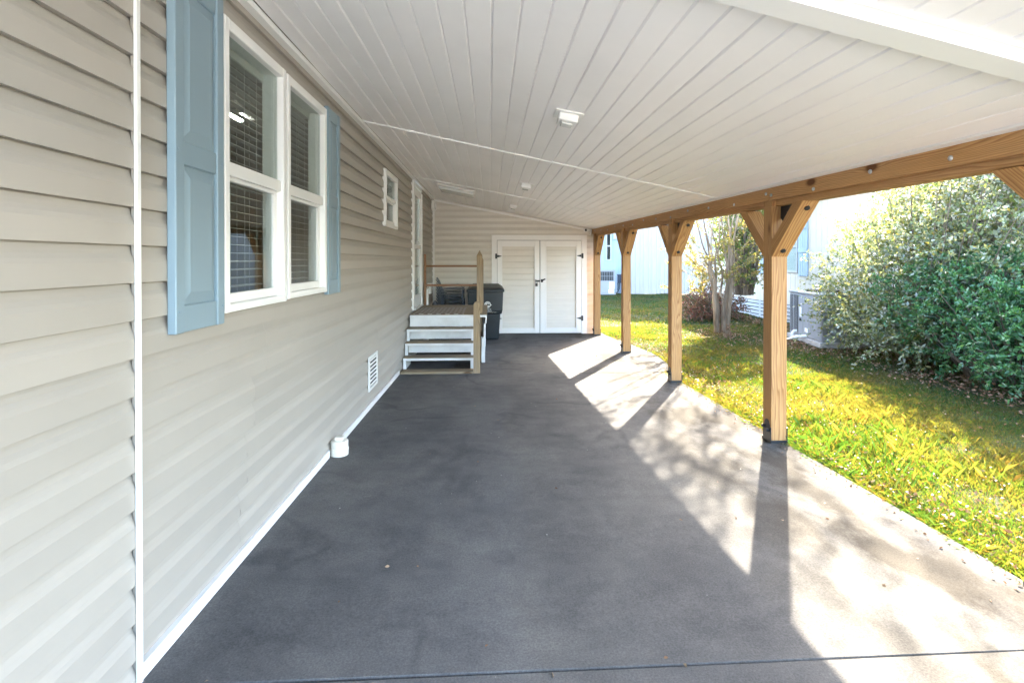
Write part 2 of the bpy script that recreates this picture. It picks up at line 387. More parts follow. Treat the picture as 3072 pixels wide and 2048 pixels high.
def fast_mesh(name, V, nper, mat, smooth=False):
    """V: (n*nper, 3) vertices, consecutive groups of nper make one face"""
    V = np.asarray(V, dtype=np.float32); nv = len(V); nf = nv//nper
    me = bpy.data.meshes.new(name); me.vertices.add(nv); me.vertices.foreach_set('co', V.ravel())
    me.loops.add(nv); me.loops.foreach_set('vertex_index', np.arange(nv, dtype=np.int32))
    me.polygons.add(nf); me.polygons.foreach_set('loop_start', np.arange(0, nv, nper, dtype=np.int32))
    me.materials.append(mat); me.update(calc_edges=True); me.validate(); return me

# ------------------------------------------------------------------ ground and slabs
def terrain():
    xs = np.concatenate([[-300, -120, -50, -20, -8, -3], np.arange(-1.4, 12.01, .4), [14, 17, 22, 30, 45, 70, 120, 300]])
    ys = np.concatenate([[-300, -120, -50, -25, -12, -6], np.arange(-4, 30.01, .5), [34, 40, 55, 80, 140, 300]])
    vs = []; fs = []
    for y in ys:
        for x in xs:
            z = g(max(y, -20)) - .035
            if x > 2.8: z += .02*math.sin(x*1.7+y*.6)*math.sin(y*.9+.4) + .012*math.sin(x*3.1-y*2.2)
            vs.append((x, y, z))
    nx = len(xs)
    for j in range(len(ys)-1):
        for i in range(nx-1): fs.append((j*nx+i, j*nx+i+1, (j+1)*nx+i+1, (j+1)*nx+i))
    mb = MB().add(vs, fs); o = link('lawn_ground', mb.mesh('lawn_ground', M['turf'], True)); o['kind'] = 'structure'
    o['label'] = 'lawn soil running from the carport slab back to the neighbouring houses'
    return o
terrain()
def slab(poly, label, mat='concrete'):
    """poly: list of (x, y); top follows the fall of the ground"""
    n = len(poly); b = .004; vs = []
    for dz, ins in ((0, .006), (-.006, 0), (-.12, 0)):
        cx = sum(p[0] for p in poly)/n; cy = sum(p[1] for p in poly)/n
        for x, y in poly:
            dx, dy = cx-x, cy-y; l = math.hypot(dx, dy)
            x2, y2 = x+dx/l*ins, y+dy/l*ins; vs.append((x2, y2, -GS*y2+dz))
    fs = [tuple(range(n))]
    for k in (0, 1): fs += [(k*n+i, (k+1)*n+i, (k+1)*n+(i+1) % n, k*n+(i+1) % n) for i in range(n)]
    o = link('concrete_slab', MB().add(vs, fs).mesh('concrete_slab', M[mat])); tag(o, label, kind='structure'); return o
def edge(y0, y1, xf, n):
    return [(xf(y0+(y1-y0)*i/n) + rng.normal(0, .005), y0+(y1-y0)*i/n) for i in range(n+1)]
slab([(-1.45, 1.965), (2.66, 2.0)] [0:2] + edge(2.3, 7.30, lambda y: 2.665-.012*y+.0*y, 14) + [(2.60, 7.535), (-1.45, 7.535)], 'middle concrete slab under the carport')
def jy(x): return 1.935 + .012*(x+1.4)
slab([(-12, -26), (14, -26), (14, -4.0), (-12, -4.0)], 'unseen broad pale concrete drive behind the camera, added to bounce light into the carport', 'pale_concrete')  # out of view, made pale to throw sunlight back under the roof
slab([(-1.45, -3.98), (3.6, -3.98), (3.6, -1.01), (-1.45, -1.01)], 'unseen pale concrete apron behind the camera, added to bounce light into the carport', 'pale_concrete')  # also unseen, paler than the slab to brighten the inside
slab([(-1.45, -1.0), (2.69, -1.0), (2.68, jy(2.68)+.018), (-1.45, jy(-1.45)+.014)], 'near concrete slab in front of the first joint')
far_edge = [(2.62, 7.55), (2.74, 7.8), (2.86, 8.2), (2.93, 8.7), (2.95, 9.2), (2.90, 9.8), (2.83, 10.4), (2.74, 11.0), (2.66, 11.6), (2.62, 12.15)]
slab([(-1.45, 7.55)] + [(x+rng.normal(0, .012), y) for x, y in far_edge] + [(-1.45, 12.15)], 'far concrete slab in front of the storage doors')

# ------------------------------------------------------------------ house with lapped siding
house = thing('house', 'beige vinyl sided house wall running along the left of the carport', 'house', (XW, 5, 0))
CH = .14; Z0 = .066
def prof(zb, lo=None, hi=None):
    """dutch lap profile (offset outwards, z) from the lip at zb; clipped"""
    pts = [(-.028, zb+.003), (0.0, zb), (0.0, zb+.004), (-.001, zb+.074), (-.006, zb+.090), (-.014, zb+.106), (-.0185, zb+.122), (-.0205, zb+.134), (-.029, zb+CH+.006)]
    lo = zb if lo is None else max(lo, zb); hi = zb+CH+.006 if hi is None else min(hi, zb+CH+.006)
    if hi - lo < .006: return None
    def at(z):
        for (a, za), (b, zb_) in zip(pts[1:], pts[2:]):
            if za <= z <= zb_: return a+(b-a)*(z-za)/max(zb_-za, 1e-6)
        return pts[-1][0]
    out = [(-.028, lo+.003), (at(lo), lo)] + [(a, z) for a, z in pts[2:] if lo < z < hi] + [(at(hi), hi)]
    return out
def plank_y(y0, y1, zb, parent, lo=None, hi=None, x=XW):
    p = prof(zb, lo, hi)
    if p is None or y1-y0 < .01: return
    vs = [(x+a, y0, z) for a, z in p] + [(x+a, y1, z) for a, z in p]; n = len(p)
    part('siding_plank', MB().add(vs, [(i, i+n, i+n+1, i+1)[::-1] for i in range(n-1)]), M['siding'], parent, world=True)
holes = [(2.60, 3.31, 1.315, 2.72), (3.39, 4.125, 1.325, 2.72), (6.51, 7.295, 2.0, 2.665), (8.88, 9.96, .72, 2.95)]
def split(y0, y1, zb, k):
    """pieces of one course left by the openings"""
    zt = zb+CH+.004; segs = [(y0, y1, None, None)]
    for (a, b, c, d) in holes:
        out = []
        for (s, e, lo, hi) in segs:
            if e <= a or s >= b or zt <= c or zb >= d: out.append((s, e, lo, hi)); continue
            if s < a: out.append((s, a, lo, hi))
            if e > b: out.append((b, e, lo, hi))
            m0, m1 = max(s, a), min(e, b)
            if zb < c: out.append((m0, m1, lo, c))
            elif zt > d: out.append((m0, m1, d, hi))
        segs = out
    return segs
for k in range(-2, 21):
    zb = Z0 + CH*k
    plank_y(-2.6, 1.977, zb, house)
    if zb > 2.99: continue
    r_ = random.Random(k//2+50); s0 = {3: 3.1, 2: 2.95, 1: 2.86, -1: 2.78, 0: 2.78, 4: 3.2}.get(k//2, 2.4+r_.random()*2.0)
    cuts = [1.99, s0, s0+3.2+r_.random()*.3, s0+6.5+r_.random()*.3, YE]
    for a, b in zip(cuts, cuts[1:]):
        for (s, e, lo, hi) in split(a+.0015, b-.0015, zb, k): plank_y(s, e, zb, house, lo, hi)
# sheathing behind the planks, with the openings
def sheet(x, y0, y1, z0, z1, hs, name, mat, parent):
    ys = sorted({y0, y1, *[h[0] for h in hs], *[h[1] for h in hs]}); zs = sorted({z0, z1, *[h[2] for h in hs], *[h[3] for h in hs]}); mb = MB()
    for a, b in zip(ys, ys[1:]):
        for c, d in zip(zs, zs[1:]):
            if any(h[0] <= (a+b)/2 <= h[1] and h[2] <= (c+d)/2 <= h[3] for h in hs): continue
            mb.box((x-.06, a, c), (x, b, d))
    return part(name, mb, mat, parent, world=True)
sheet(XW-.038, -2.6, YE+.1, -.35, 3.3, holes, 'wall_core', M['room'], house)
def trim(name, a, b, parent, mat='white', bev=.002): return part(name, MB().box(a, b, bev), M[mat], parent, world=True)
trim('trim_strip', (XW+.001, 1.969, -.045), (XW+.013, 1.993, 3.05), house); trim('trim_stem', (XW-.018, 1.983, -.045), (XW+.0005, 1.986, 3.05), house, 'siding')
# sloping base trim and crown trim
def sloped(y0, y1, x0, x1, zf0, zf1, name, mat, parent):
    vs = []
    for y in (y0, y1):
        for x, z in ((x0, zf0(y)), (x1, zf0(y)), (x1, zf1(y)), (x0, zf1(y))): vs.append((x, y, z))
    return part(name, MB().add(vs, [(0,1,2,3),(7,6,5,4),(0,4,5,1),(1,5,6,2),(2,6,7,3),(3,7,4,0)]), M[mat], parent, world=True)
sloped(1.994, 4.27, XW-.014, XW+.010, lambda y: g(y)+.002, lambda y: g(y)+.062, 'base_trim', 'white', house)
sloped(4.40, 7.555, XW-.014, XW+.010, lambda y: g(y)+.002, lambda y: g(y)+.060, 'base_trim', 'white', house)
sloped(-1.6, 12.0, XW+.002, XW+.05, lambda y: CZ(XW, y)-.052, lambda y: CZ(XW, y)-.016, 'crown_trim', 'white', house)

def window(y0, y1, z0, z1, zr, fw=.045, rr=.034, hung=True):
    w = link('window', None, house, Vector((XW, (y0+y1)/2, z0))-wloc(house))
    def bx(name, a, b, mat='white', bev=.003): return part(name, MB().box((XW+a[0], a[1], a[2]), (XW+b[0], b[1], b[2]), bev), M[mat], w, world=True)
    o = .03
    fr = MB()
    fr.box((XW-.03, y0, z0), (XW+o, y0+fw, z1), .004); fr.box((XW-.03, y1-fw, z0), (XW+o, y1, z1), .004)
    fr.box((XW-.03, y0+fw, z1-fw*1.3), (XW+o-.001, y1-fw, z1-.001), .004); fr.box((XW-.03, y0+fw, z0+.001), (XW+o-.001, y1-fw, z0+.04), .004)
    part('frame', fr, M['white'], w, world=True)
    # jamb lining behind the frame
    jb = MB()
    jb.box((XW-.10, y0+.02, z0+.02), (XW-.031, y0+.045, z1-.02)); jb.box((XW-.10, y1-.045, z0+.02), (XW-.031, y1-.02, z1-.02))
    jb.box((XW-.10, y0+.045, z0+.02), (XW-.031, y1-.045, z0+.045)); jb.box((XW-.10, y0+.045, z1-.045), (XW-.031, y1-.045, z1-.02))
    part('jamb', jb, M['white'], w, world=True)
    bx('meeting_rail', (-.03, y0+fw, zr-rr), (.014, y1-fw, zr+rr))
    # lower sash
    ls = MB(); a, b, c, d = y0+fw+.001, y1-fw-.001, z0+.041, zr-rr-.001
    ls.box((XW-.045, a, c), (XW-.004, a+.024, d), .002); ls.box((XW-.045, b-.045, c), (XW-.012, b, d), .002)
    ls.box((XW-.045, a+.024, c), (XW-.006, b-.045, c+.05), .002); ls.box((XW-.045, a+.024, d-.02), (XW-.006, b-.045, d), .002)
    part('sash', ls, M['white'], w, world=True)
    bx('pane', (-.029, a+.02, c+.04), (-.025, b-.04, d-.01), 'glass', 0)
    bx('pane', (-.012, y0+fw-.004, zr+rr-.004), (-.008, y1-fw+.004, z1-fw*1.3+.004), 'glass', 0)
    ym = (y0+y1)/2; hw = (y1-y0)/2-fw-.006
    sm = MB().box((-.024, -hw, -.0012), (.024, hw, .0012)).mesh('slat', M['blind'])
    z = z0+.07
    while z < z1-.09:
        link('slat', sm, w, Vector((XW-.115, ym, z))-wloc(w), (0, R(6), 0)); z += .046
    cd = MB()
    for f in (-.72, -.25, .25, .72):
        for dx in (-.022, .022): cd.box((XW-.115+dx-.001, ym+hw*f-.0012, z0+.06), (XW-.115+dx+.001, ym+hw*f+.0012, z1-.06))
    part('blind_cord', cd, M['blind'], w, world=True)
    part('blind_head', MB().box((XW-.145, ym-hw, z1-.095), (XW-.088, ym+hw, z1-.05), .002), M['blind'], w, world=True)
    return w
tag(window(2.576, 3.335, 1.290, 2.745, 2.008), 'nearer tall double hung window')
tag(window(3.365, 4.150, 1.300, 2.738, 2.008), 'farther tall double hung window')
tag(window(6.485, 7.320, 1.975, 2.690, 2.345, fw=.055, rr=.025), 'small high double hung window')
# dim room behind the windows
rm = MB(); x0, x1, y0, y1, z0, z1 = XW-3.6, XW-.085, 1.9, 8.7, .3, 2.85
rm.add([(x0,y0,z0),(x1,y0,z0),(x1,y1,z0),(x0,y1,z0),(x0,y0,z1),(x1,y0,z1),(x1,y1,z1),(x0,y1,z1)], [(0,1,2,3),(7,6,5,4),(0,4,5,1),(2,6,7,3),(3,7,4,0)])
part('room_lining', rm, M['room'], house, world=True)
lamp = thing('ceiling_lamp', 'small bright ceiling lamp seen through the nearer tall window', 'lamp', (-2.25, 4.70, 2.82))
part('lamp_housing', MB().box((-.14, -.12, 0), (.14, .12, .028), .004), M['white'], lamp)
part('lamp_shade', MB().box((-.05, -.045, -.035), (.05, .045, -.001), .006), M['glow'], lamp)

def shutter(y0, y1, z0, z1, label):
    s = link('shutter', None, house, Vector((XW, (y0+y1)/2, z0))-wloc(house)); s['label'] = label
    P = lambda n, mb: part(n, mb, M['shutter'], s, world=True)
    P('shutter_back', MB().box((XW+.001, y0+.002, z0+.002), (XW+.020, y1-.002, z1-.002)))
    st = .062
    P('stile', MB().box((XW+.001, y0, z0), (XW+.036, y0+st, z1), .004)); P('stile', MB().box((XW+.001, y1-st, z0), (XW+.036, y1, z1), .004))
    for a, b in ((z0+.001, z0+.115), (z0+.705, z0+.805), (z1-.10, z1-.001)):
        P('rail', MB().box((XW+.018, y0+st, a), (XW+.031, y1-st, b), .004))
    for a, b in ((z0+.115, z0+.705), (z0+.805, z1-.10)):
        ya, yb = y0+st+.004, y1-st-.004; i = .042; x = XW+.0201; X = XW+.0335
        v = [(x,ya,a+.004),(x,yb,a+.004),(x,yb,b-.004),(x,ya,b-.004),(X,ya+i,a+i+.01),(X,yb-i,a+i+.01),(X,yb-i,b-i-.01),(X,ya+i,b-i-.01)]
        P('raised_panel', MB().add(v, [(4,5,6,7),(0,1,5,4),(1,2,6,5),(2,3,7,6),(3,0,4,7)]))
    for yy in (y0+.022, y1-.022):
        for zz in (z0+.09, z0+.76, z1-.08):
            part('screw', MB().cyl((XW+.036, yy, zz), (XW+.0395, yy, zz), .0055, 8), M['shutter'], s, world=True)
shutter(2.165, 2.553, 1.245, 2.795, 'blue-grey shutter nearest the camera')
shutter(4.165, 4.500, 1.275, 2.770, 'blue-grey shutter on the far side of the tall windows')

# foundation vent
vt = link('foundation_vent', None, house, Vector((XW, 5.85, .13))-wloc(house))
fr = MB(); vy0, vy1, vz0, vz1 = 5.64, 6.07, .125, .50
fr.box((XW, vy0, vz0), (XW+.014, vy0+.05, vz1), .002); fr.box((XW, vy1-.03, vz0), (XW+.013, vy1, vz1), .002)
fr.box((XW, vy0+.05, vz1-.03), (XW+.0135, vy1-.03, vz1), .002); fr.box((XW, vy0+.05, vz0), (XW+.0135, vy1-.03, vz0+.03), .002)
part('frame', fr, M['white'], vt, world=True)
part('vent_painted_shade', MB().box((XW+.0005, vy0+.05, vz0+.03), (XW+.003, vy1-.03, vz1-.03)), M['dark'], vt, world=True)  # black plate painted in for the shade between the louvres
lv = MB().add([(XW+.004, vy0+.05, .010), (XW+.012, vy0+.05, -.006), (XW+.012, vy1-.03, -.006), (XW+.004, vy1-.03, .010),
               (XW+.0035, vy0+.05, .007), (XW+.0115, vy0+.05, -.009), (XW+.0115, vy1-.03, -.009), (XW+.0035, vy1-.03, .007)],
              [(0,1,2,3),(7,6,5,4),(0,4,5,1),(1,5,6,2),(2,6,7,3),(3,7,4,0)])
c = Vector((XW, 5.85, 0)); lv.v = [(v[0]-c[0], v[1]-c[1], v[2]) for v in lv.v]; lm = lv.mesh('louvre', M['white'])
for k in range(7): link('louvre', lm, vt, Vector((XW, 5.85, .18+.045*k))-wloc(vt))

# storm door in the house wall
dr = link('side_door', None, house, Vector((XW, 9.42, .7))-wloc(house))
fr = MB(); D0, D1_, dz0 = 8.857, 9.985, .690
fr.box((XW-.03, D0, dz0), (XW+.030, D0+.10, 2.955), .004); fr.box((XW-.03, D1_-.085, dz0), (XW+.030, D1_, 2.80), .004)
fr.box((XW-.03, D0+.10, 2.83), (XW+.029, D1_-.085, 2.90), .004); fr.box((XW-.02, D0+.10, dz0), (XW+.045, D1_-.085, dz0+.035), .004)
part('door_frame', fr, M['white'], dr, world=True)
lf = MB(); a, b = D0+.115, D1_-.10
lf.box((XW-.02, a, dz0+.045), (XW+.018, a+.10, 2.82), .003); lf.box((XW-.02, b-.10, dz0+.045), (XW+.018, b, 2.82), .003)
lf.box((XW-.02, a+.1, dz0+.045), (XW+.017, b-.1, dz0+.245), .003); lf.box((XW-.02, a+.1, 1.755), (XW+.017, b-.1, 1.83), .003); lf.box((XW-.02, a+.1, 2.69), (XW+.017, b-.1, 2.82), .003)
part('door_leaf', lf, M['white'], dr, world=True)
part('pane', MB().box((XW-.006, a+.09, dz0+.23), (XW-.001, b-.09, 1.76)), M['glass'], dr, world=True)
part('pane', MB().box((XW-.006, a+.09, 1.82), (XW-.001, b-.09, 2.70)), M['glass'], dr, world=True)
part('inner_door', MB().box((XW-.08, a, dz0+.04), (XW-.05, b, 2.82)), M['blind'], dr, world=True)
hd = MB().tube([(XW+.018, a+.05, 1.86), (XW+.07, a+.05, 1.86), (XW+.072, a+.12, 1.862), (XW+.07, a+.22, 1.858)], .009, 8); hd.box((XW+.018, a+.02, 1.82), (XW+.024, a+.08, 1.90))
part('door_handle', hd, M['zinc'], dr, world=True)

# cleanout cap
cap = thing('drain_cap', 'cream plastic drain cleanout cap standing at the foot of the house wall', 'drain cap', (-1.245, 4.345, g(4.345)))
part('pipe_collar', MB().lathe([(.072, 0), (.074, .055), (.071, .060), (.067, .062)], n=28), M['pvc'], cap, smooth=False)
part('screw_cap', MB().lathe([(.066, .062), (.070, .066), (.070, .112), (.066, .118), (.060, .120)], n=28), M['pvc'], cap)
part('cap_nut', MB().box((-.032, -.032, .120), (.032, .032, .150), .004), M['pvc'], cap)

# ------------------------------------------------------------------ storage room (end wall)
store = thing('storage_room', 'beige sided storage room with double doors closing the carport end', 'storage room', (.5, YE, g(YE)))
DX0, DX1, DZT = .045, 2.262, 2.130
def plank_x(x0, x1, zb, parent, lo=None, hi=None, y=YE, mat='siding_end_lightened'):
    p = prof(zb, lo, hi)
    if p is None or x1-x0 < .01: return
    vs = [(x0, y-a-.0, z) for a, z in p] + [(x1, y-a, z) for a, z in p]; n = len(p)
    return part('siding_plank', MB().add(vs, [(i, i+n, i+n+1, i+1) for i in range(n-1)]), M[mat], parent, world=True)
for k in range(-2, 21):
    zb = .062+CH*k
    # ceiling falls to the right: stop the course where the ceiling cuts it
    xm = XW + (2.9745+.012-zb)/((2.9745-2.2762)/(PX(YE)-XW)); xr = min(2.50, xm)
    if xr <= XW+.1: continue
    if zb+CH <= DZT-.04: plank_x(XW+.03, DX0+.01, zb, store); plank_x(DX1-.01, 2.50, zb, store)
    elif zb < DZT-.02: plank_x(XW+.03, DX0+.01, zb, store); plank_x(DX1-.01, xr, zb, store); plank_x(DX0+.01, min(DX1-.01, xr), zb, store, lo=DZT-.02)
    else: plank_x(XW+.03, xr, zb, store)
part('wall_core', MB().box((XW, YE+.10, -.3), (2.50, YE+.16, 2.98)), M['siding_end_lightened'], store, world=True)
part('side_wall', MB().box((2.502, YE+.0, -.3), (2.53, YE+2.6, 2.3)), M['siding_end_lightened'], store, world=True)
part('corner_core', MB().box((XW-.09, YE-.004, -.3), (XW+.002, YE+.12, 3.0)), M['siding_end_lightened'], store, world=True)
trim('corner_trim', (XW-.001, YE-.022, -.17), (XW+.045, YE+.02, 2.97), store)
vs = []
for x in (XW+.046, 2.372):
    z = CZ(x, YE); vs += [(x, YE-.03, z-.062), (x, YE+.02, z-.062), (x, YE+.02, z-.018), (x, YE-.03, z-.018)]
part('ceiling_trim', MB().add(vs, [(0,1,2,3),(7,6,5,4),(0,4,5,1),(1,5,6,2),(2,6,7,3),(3,7,4,0)]), M['white'], store, world=True)
gy = g(YE)
fr = MB().box((DX0, YE-.026, gy+.004), (DX0+.125, YE+.02, DZT), .003).box((DX1-.125, YE-.026, gy+.004), (DX1, YE+.02, DZT), .003).box((DX0+.125, YE-.027, 2.012), (DX1-.125, YE+.02, DZT-.001), .003)
part('door_trim', fr, M['white'], store, world=True)
part('dark_gap', MB().box((DX0+.1, YE+.045, gy+.01), (DX1-.1, YE+.06, 2.05)), M['dark'], store, world=True)
def leaf(x0, x1, ix0, ix1, label):
    d = link('storage_door', None, store, Vector((x0, YE, gy))-wloc(store)); d['label'] = label
    zt, zb, izt, izb = 2.004, gy+.022, 1.882, -.045
    f = MB().box((x0, YE-.020, zb), (ix0, YE+.02, zt), .003).box((ix1, YE-.020, zb), (x1, YE+.02, zt), .003)
    f.box((ix0, YE-.0195, izt), (ix1, YE+.02, zt-.001), .003).box((ix0, YE-.0195, zb+.001), (ix1, YE+.02, izb), .003)
    part('door_frame', f, M['white'], d, world=True)
    b = MB(); w = .020
    b.box((ix0, YE-.026, izb), (ix0+w, YE-.004, izt), .002).box((ix1-w, YE-.026, izb), (ix1, YE-.004, izt), .002)
    b.box((ix0+w, YE-.0255, izt-w), (ix1-w, YE-.004, izt), .002).box((ix0+w, YE-.0255, izb), (ix1-w, YE-.004, izb+w), .002)
    part('bead', b, M['white'], d, world=True)
    part('door_back', MB().box((ix0, YE+.022, izb), (ix1, YE+.035, izt)), M['siding_end_lightened'], d, world=True)
    for k in range(-1, 14):
        z = .032+.1385*k; plank_x(ix0+w*.5, ix1-w*.5, z, d, lo=izb+.01, hi=izt-.01, y=YE+.014)
    return d
dl = leaf(.176, 1.158, .272, 1.056, 'left storage door with siding infill panel')
drr = leaf(1.172, 2.132, 1.296, 2.030, 'right storage door with siding infill panel')
def hinge(x, z, s, par):
    y = YE-.030; m = MB().box((x-.024, y-.006, z-.058), (x+.024, y+.004, z+.058), .002)
    m.prism([(x+s*.026, z-.030), (x+s*.026, z+.030), (x+s*.125, z+.006), (x+s*.125, z-.006)], 'Y', y+.001, y+.008)
    m.tube([(x+s*.002, y-.008, z-.06), (x+s*.002, y-.008, z+.06)], .007, 8)
    part('hinge', m, M['black'], par, world=True)
hinge(.150, 1.640, 1, dl); hinge(2.155, 1.650, -1, drr); hinge(2.150, .200, -1, drr); hinge(.150, .20, 1, dl)
m = MB().box((1.055, YE-.032, 1.045), (1.165, YE-.021, 1.085), .003).box((1.055, YE-.034, 1.04), (1.080, YE-.021, 1.10), .003)
part('hasp', m, M['black'], dl, world=True)
m = MB().box((1.185, YE-.036, 1.035), (1.235, YE-.020, 1.105), .003).tube([(1.21, YE-.04, 1.06), (1.24, YE-.052, 1.095), (1.285, YE-.05, 1.11)], [.014, .016, .015], 8)
part('latch_knob', m, M['black'], drr, world=True)
pl = thing('padlock', 'small black padlock hanging below the hasp of the storage doors', 'padlock', (1.082, YE-.045, .985))
part('lock_body', MB().box((-.026, -.012, -.042), (.026, .012, .030), .005), M['black'], pl)
part('shackle', MB().tube([(-.016, 0, .028), (-.016, 0, .052), (0, 0, .068), (.016, 0, .052), (.016, 0, .028)], .005, 6), M['zinc'], pl)

sec = thing('security_camera', 'small white security camera on a bent bracket under the ceiling corner', 'camera', (2.30, YE-.03, 2.205))
part('bracket', MB().tube([(.045, .028, -.075), (.045, -.02, -.085), (.040, -.03, -.05), (.035, -.03, .045), (-.02, -.03, .052)], .013, 8), M['white'], sec)
part('mount_plate', MB().lathe([(.03, 0), (.03, .012)], (0.045, .0, -.075), 14), M['white'], sec)
part('camera_body', MB().box((-.115, -.095, .0), (-.045, -.005, .075), .012), M['white'], sec)
part('camera_lens', MB().box((-.105, -.101, .010), (-.060, -.094, .062), .003), M['black'], sec)

# ------------------------------------------------------------------ carport roof with soffit panels
roof = thing('carport_roof', 'white panelled carport ceiling and roof sloping down to the posts', 'carport roof', (.6, 5, 2.55))
T1 = lambda x: 5.258 + (x+1.253)*.0485
T2 = lambda x: 8.774 - (x+1.297)*.043
T0 = lambda x: 1.885 + (x-.878)*.053
TB = lambda x: T0(x)-.19
T0b = lambda x: T0(x)-.06
PW = .1278
def pan(x0, x1, ya, yb):
    """soffit plank between x0 and x1; ya, yb functions of x; with rounded v grooves and a slight sag"""
    e = .0075; dpt = .012
    xs = [x0, x0+e*.5, x0+e, x1-e, x1-e*.5, x1]; dz = [dpt, dpt*.35, 0, 0, dpt*.35, dpt]
    n = max(2, int((yb(x0)-ya(x0))/.42)); vs = []; ph = x0*37.1+ya(x0)*3
    wv = lambda y: .0016*math.sin(y*2.1+ph)+.0011*math.sin(y*4.7+ph*1.7)
    for j in range(n+1):
        for x, d in zip(xs, dz):
            y = ya(x)+(yb(x)-ya(x))*j/n
            vs.append((x, y, CZ(x, y)+d+wv(y)*(d < .005)))
        x = x1; y = ya(x)+(yb(x)-ya(x))*j/n
        vs.append((x1, y, CZ(x1, y)+.02)); 
    m = 7; fs = []
    for j in range(n):
        for i in range(m-1): fs.append((j*m+i, (j+1)*m+i, (j+1)*m+i+1, j*m+i+1))
    o = part('soffit_panel', MB().add(vs, fs), M['soffit'], roof, world=True); return o
NP = 30
for (ya, yb) in ((lambda x: -.8, TB), (T0b, T1), (T1, T2), (T2, lambda x: YE)):
    x = XW+.045
    while x < 2.37:
        x1 = min(x+PW, 2.372+.03)
        pan(x, x1, ya, yb); x += PW
# boards close to the beam run a little skew: a last filler strip and edge trim
vs = []
ysn = [-.8, 2, 5, 8, 11.95]
for y in ysn: vs += [(2.40, y, CZ(2.40, y)+.004), (PX(y)-.002, y, CZ(PX(y), y)+.004)]
part('filler_panel', MB().add(vs, [(2*i, 2*i+2, 2*i+3, 2*i+1) for i in range(4)]), M['soffit'], roof, world=True)
def edgestrip(xa, xb, zo, t, name):
    vs = []
    for y in ysn:
        p = PX(y); z = CZ(p, y)
        vs += [(p+xa, y, CZ(p+xa, y)-zo), (p+xb, y, CZ(p+xb, y)-zo), (p+xb, y, CZ(p+xb, y)-zo+t), (p+xa, y, CZ(p+xa, y)-zo+t)]
    fs = []
    for i in range(4):
        a, b = 4*i, 4*i+4
        fs += [(a, b, b+1, a+1)[::-1], (a+1, b+1, b+2, a+2)[::-1], (a+2, b+2, b+3, a+3)[::-1], (a+3, b+3, b, a)[::-1]]
    fs += [(0,1,2,3), (16,19,18,17)]
    part(name, MB().add(vs, fs), M['white'], roof, world=True)
edgestrip(-.045, -.001, .010, .013, 'edge_trim')
def xtrim(T, w, drop, up=.0, name='cross_trim', y_off=0.0, x0=XW+.04, x1=None):
    vs = []; n = 4
    xs = [x0+((x1 or 2.40)-x0)*i/n for i in range(n+1)]
    for x in xs:
        y = T(x)+y_off; z = CZ(x, y)
        vs += [(x, y-w/2, z-drop), (x, y+w/2, z-drop), (x, y+w/2, z+up), (x, y-w/2, z+up)]
    fs = []
    for i in range(n):
        a, b = 4*i, 4*i+4
        fs += [(a, b, b+1, a+1), (a+1, b+1, b+2, a+2), (a+2, b+2, b+3, a+3), (a+3, b+3, b, a)]
    fs += [(3,2,1,0), (4*n, 4*n+1, 4*n+2, 4*n+3)]
    return part(name, MB().add(vs, fs), M['white'], roof, world=True)
xtrim(T1, .030, .007, .01); xtrim(T1, .008, .011, -.0072, 'trim_lip')
xtrim(T2, .030, .007, .01); xtrim(T2, .008, .011, -.0072, 'trim_lip')
xtrim(T0, .115, .045, .01, 'header_beam', -.118)
xtrim(T0, .034, .014, .01, 'header_flange', -.1925)
xtrim(T0, .012, .012, .01, 'header_flange', -.0535)
# roof skin over everything, fascia and gutter on the open side
vs = []
for y in (-.9, 14.6):
    xo = 3.271-.022*y
    for x, dz in ((XW-.6, .14), (xo, .10), (xo, .13), (XW-.6, .17)):
        vs.append((x, y, 2.9409+.0028*y + (x-XW)*(-.2035+.0005*y)+dz+ (0.04)))
part('roof_skin', MB().add(vs, [(0,1,2,3),(7,6,5,4),(0,4,5,1),(1,5,6,2),(2,6,7,3),(3,7,4,0)]), M['roof'], roof, world=True)
# ceiling lights
def ceiling_light(x, y, label):
    z = CZ(x, y); sl_ = math.atan((CZ(x+.5, y)-CZ(x-.5, y)))
    t = thing('ceiling_light', label, 'ceiling light', (x, y, z-.001), group='small white ceiling lights'); t.rotation_euler = (0, -sl_, 0)
    part('base_plate', MB().box((-.098, -.10, -.010), (.098, .10, 0), .002), M['white'], t)
    part('light_body', MB().box((-.068, -.065, -.062), (.068, .085, -.0105), .006), M['white'], t)
    part('lens', MB().box((-.040, -.030, -.078), (.040, .065, -.0625), .005), M['lens'], t)
    return t
ceiling_light(.555, 3.64, 'white box light on the ceiling nearest the camera, before the first trim')
ceiling_light(.510, 7.19, 'second white box light on the ceiling, between the two cross trims')
ceiling_light(.470, 10.20, 'smallest farthest white box light on the ceiling near the storage room')
fl = thing('fluorescent_light', 'long white strip light across the ceiling above the landing', 'ceiling light', (-.585, 9.42, CZ(-.585, 9.42)-.001)); fl.rotation_euler = (0, -math.atan(CZ(0, 9)-CZ(-1, 9)), 0)
part('light_tray', MB().box((-.335, -.33, -.022), (.335, .33, 0), .003), M['white'], fl)
part('diffuser', MB().box((-.31, -.27, -.075), (.31, .27, -.0225), .015), M['lens'], fl)

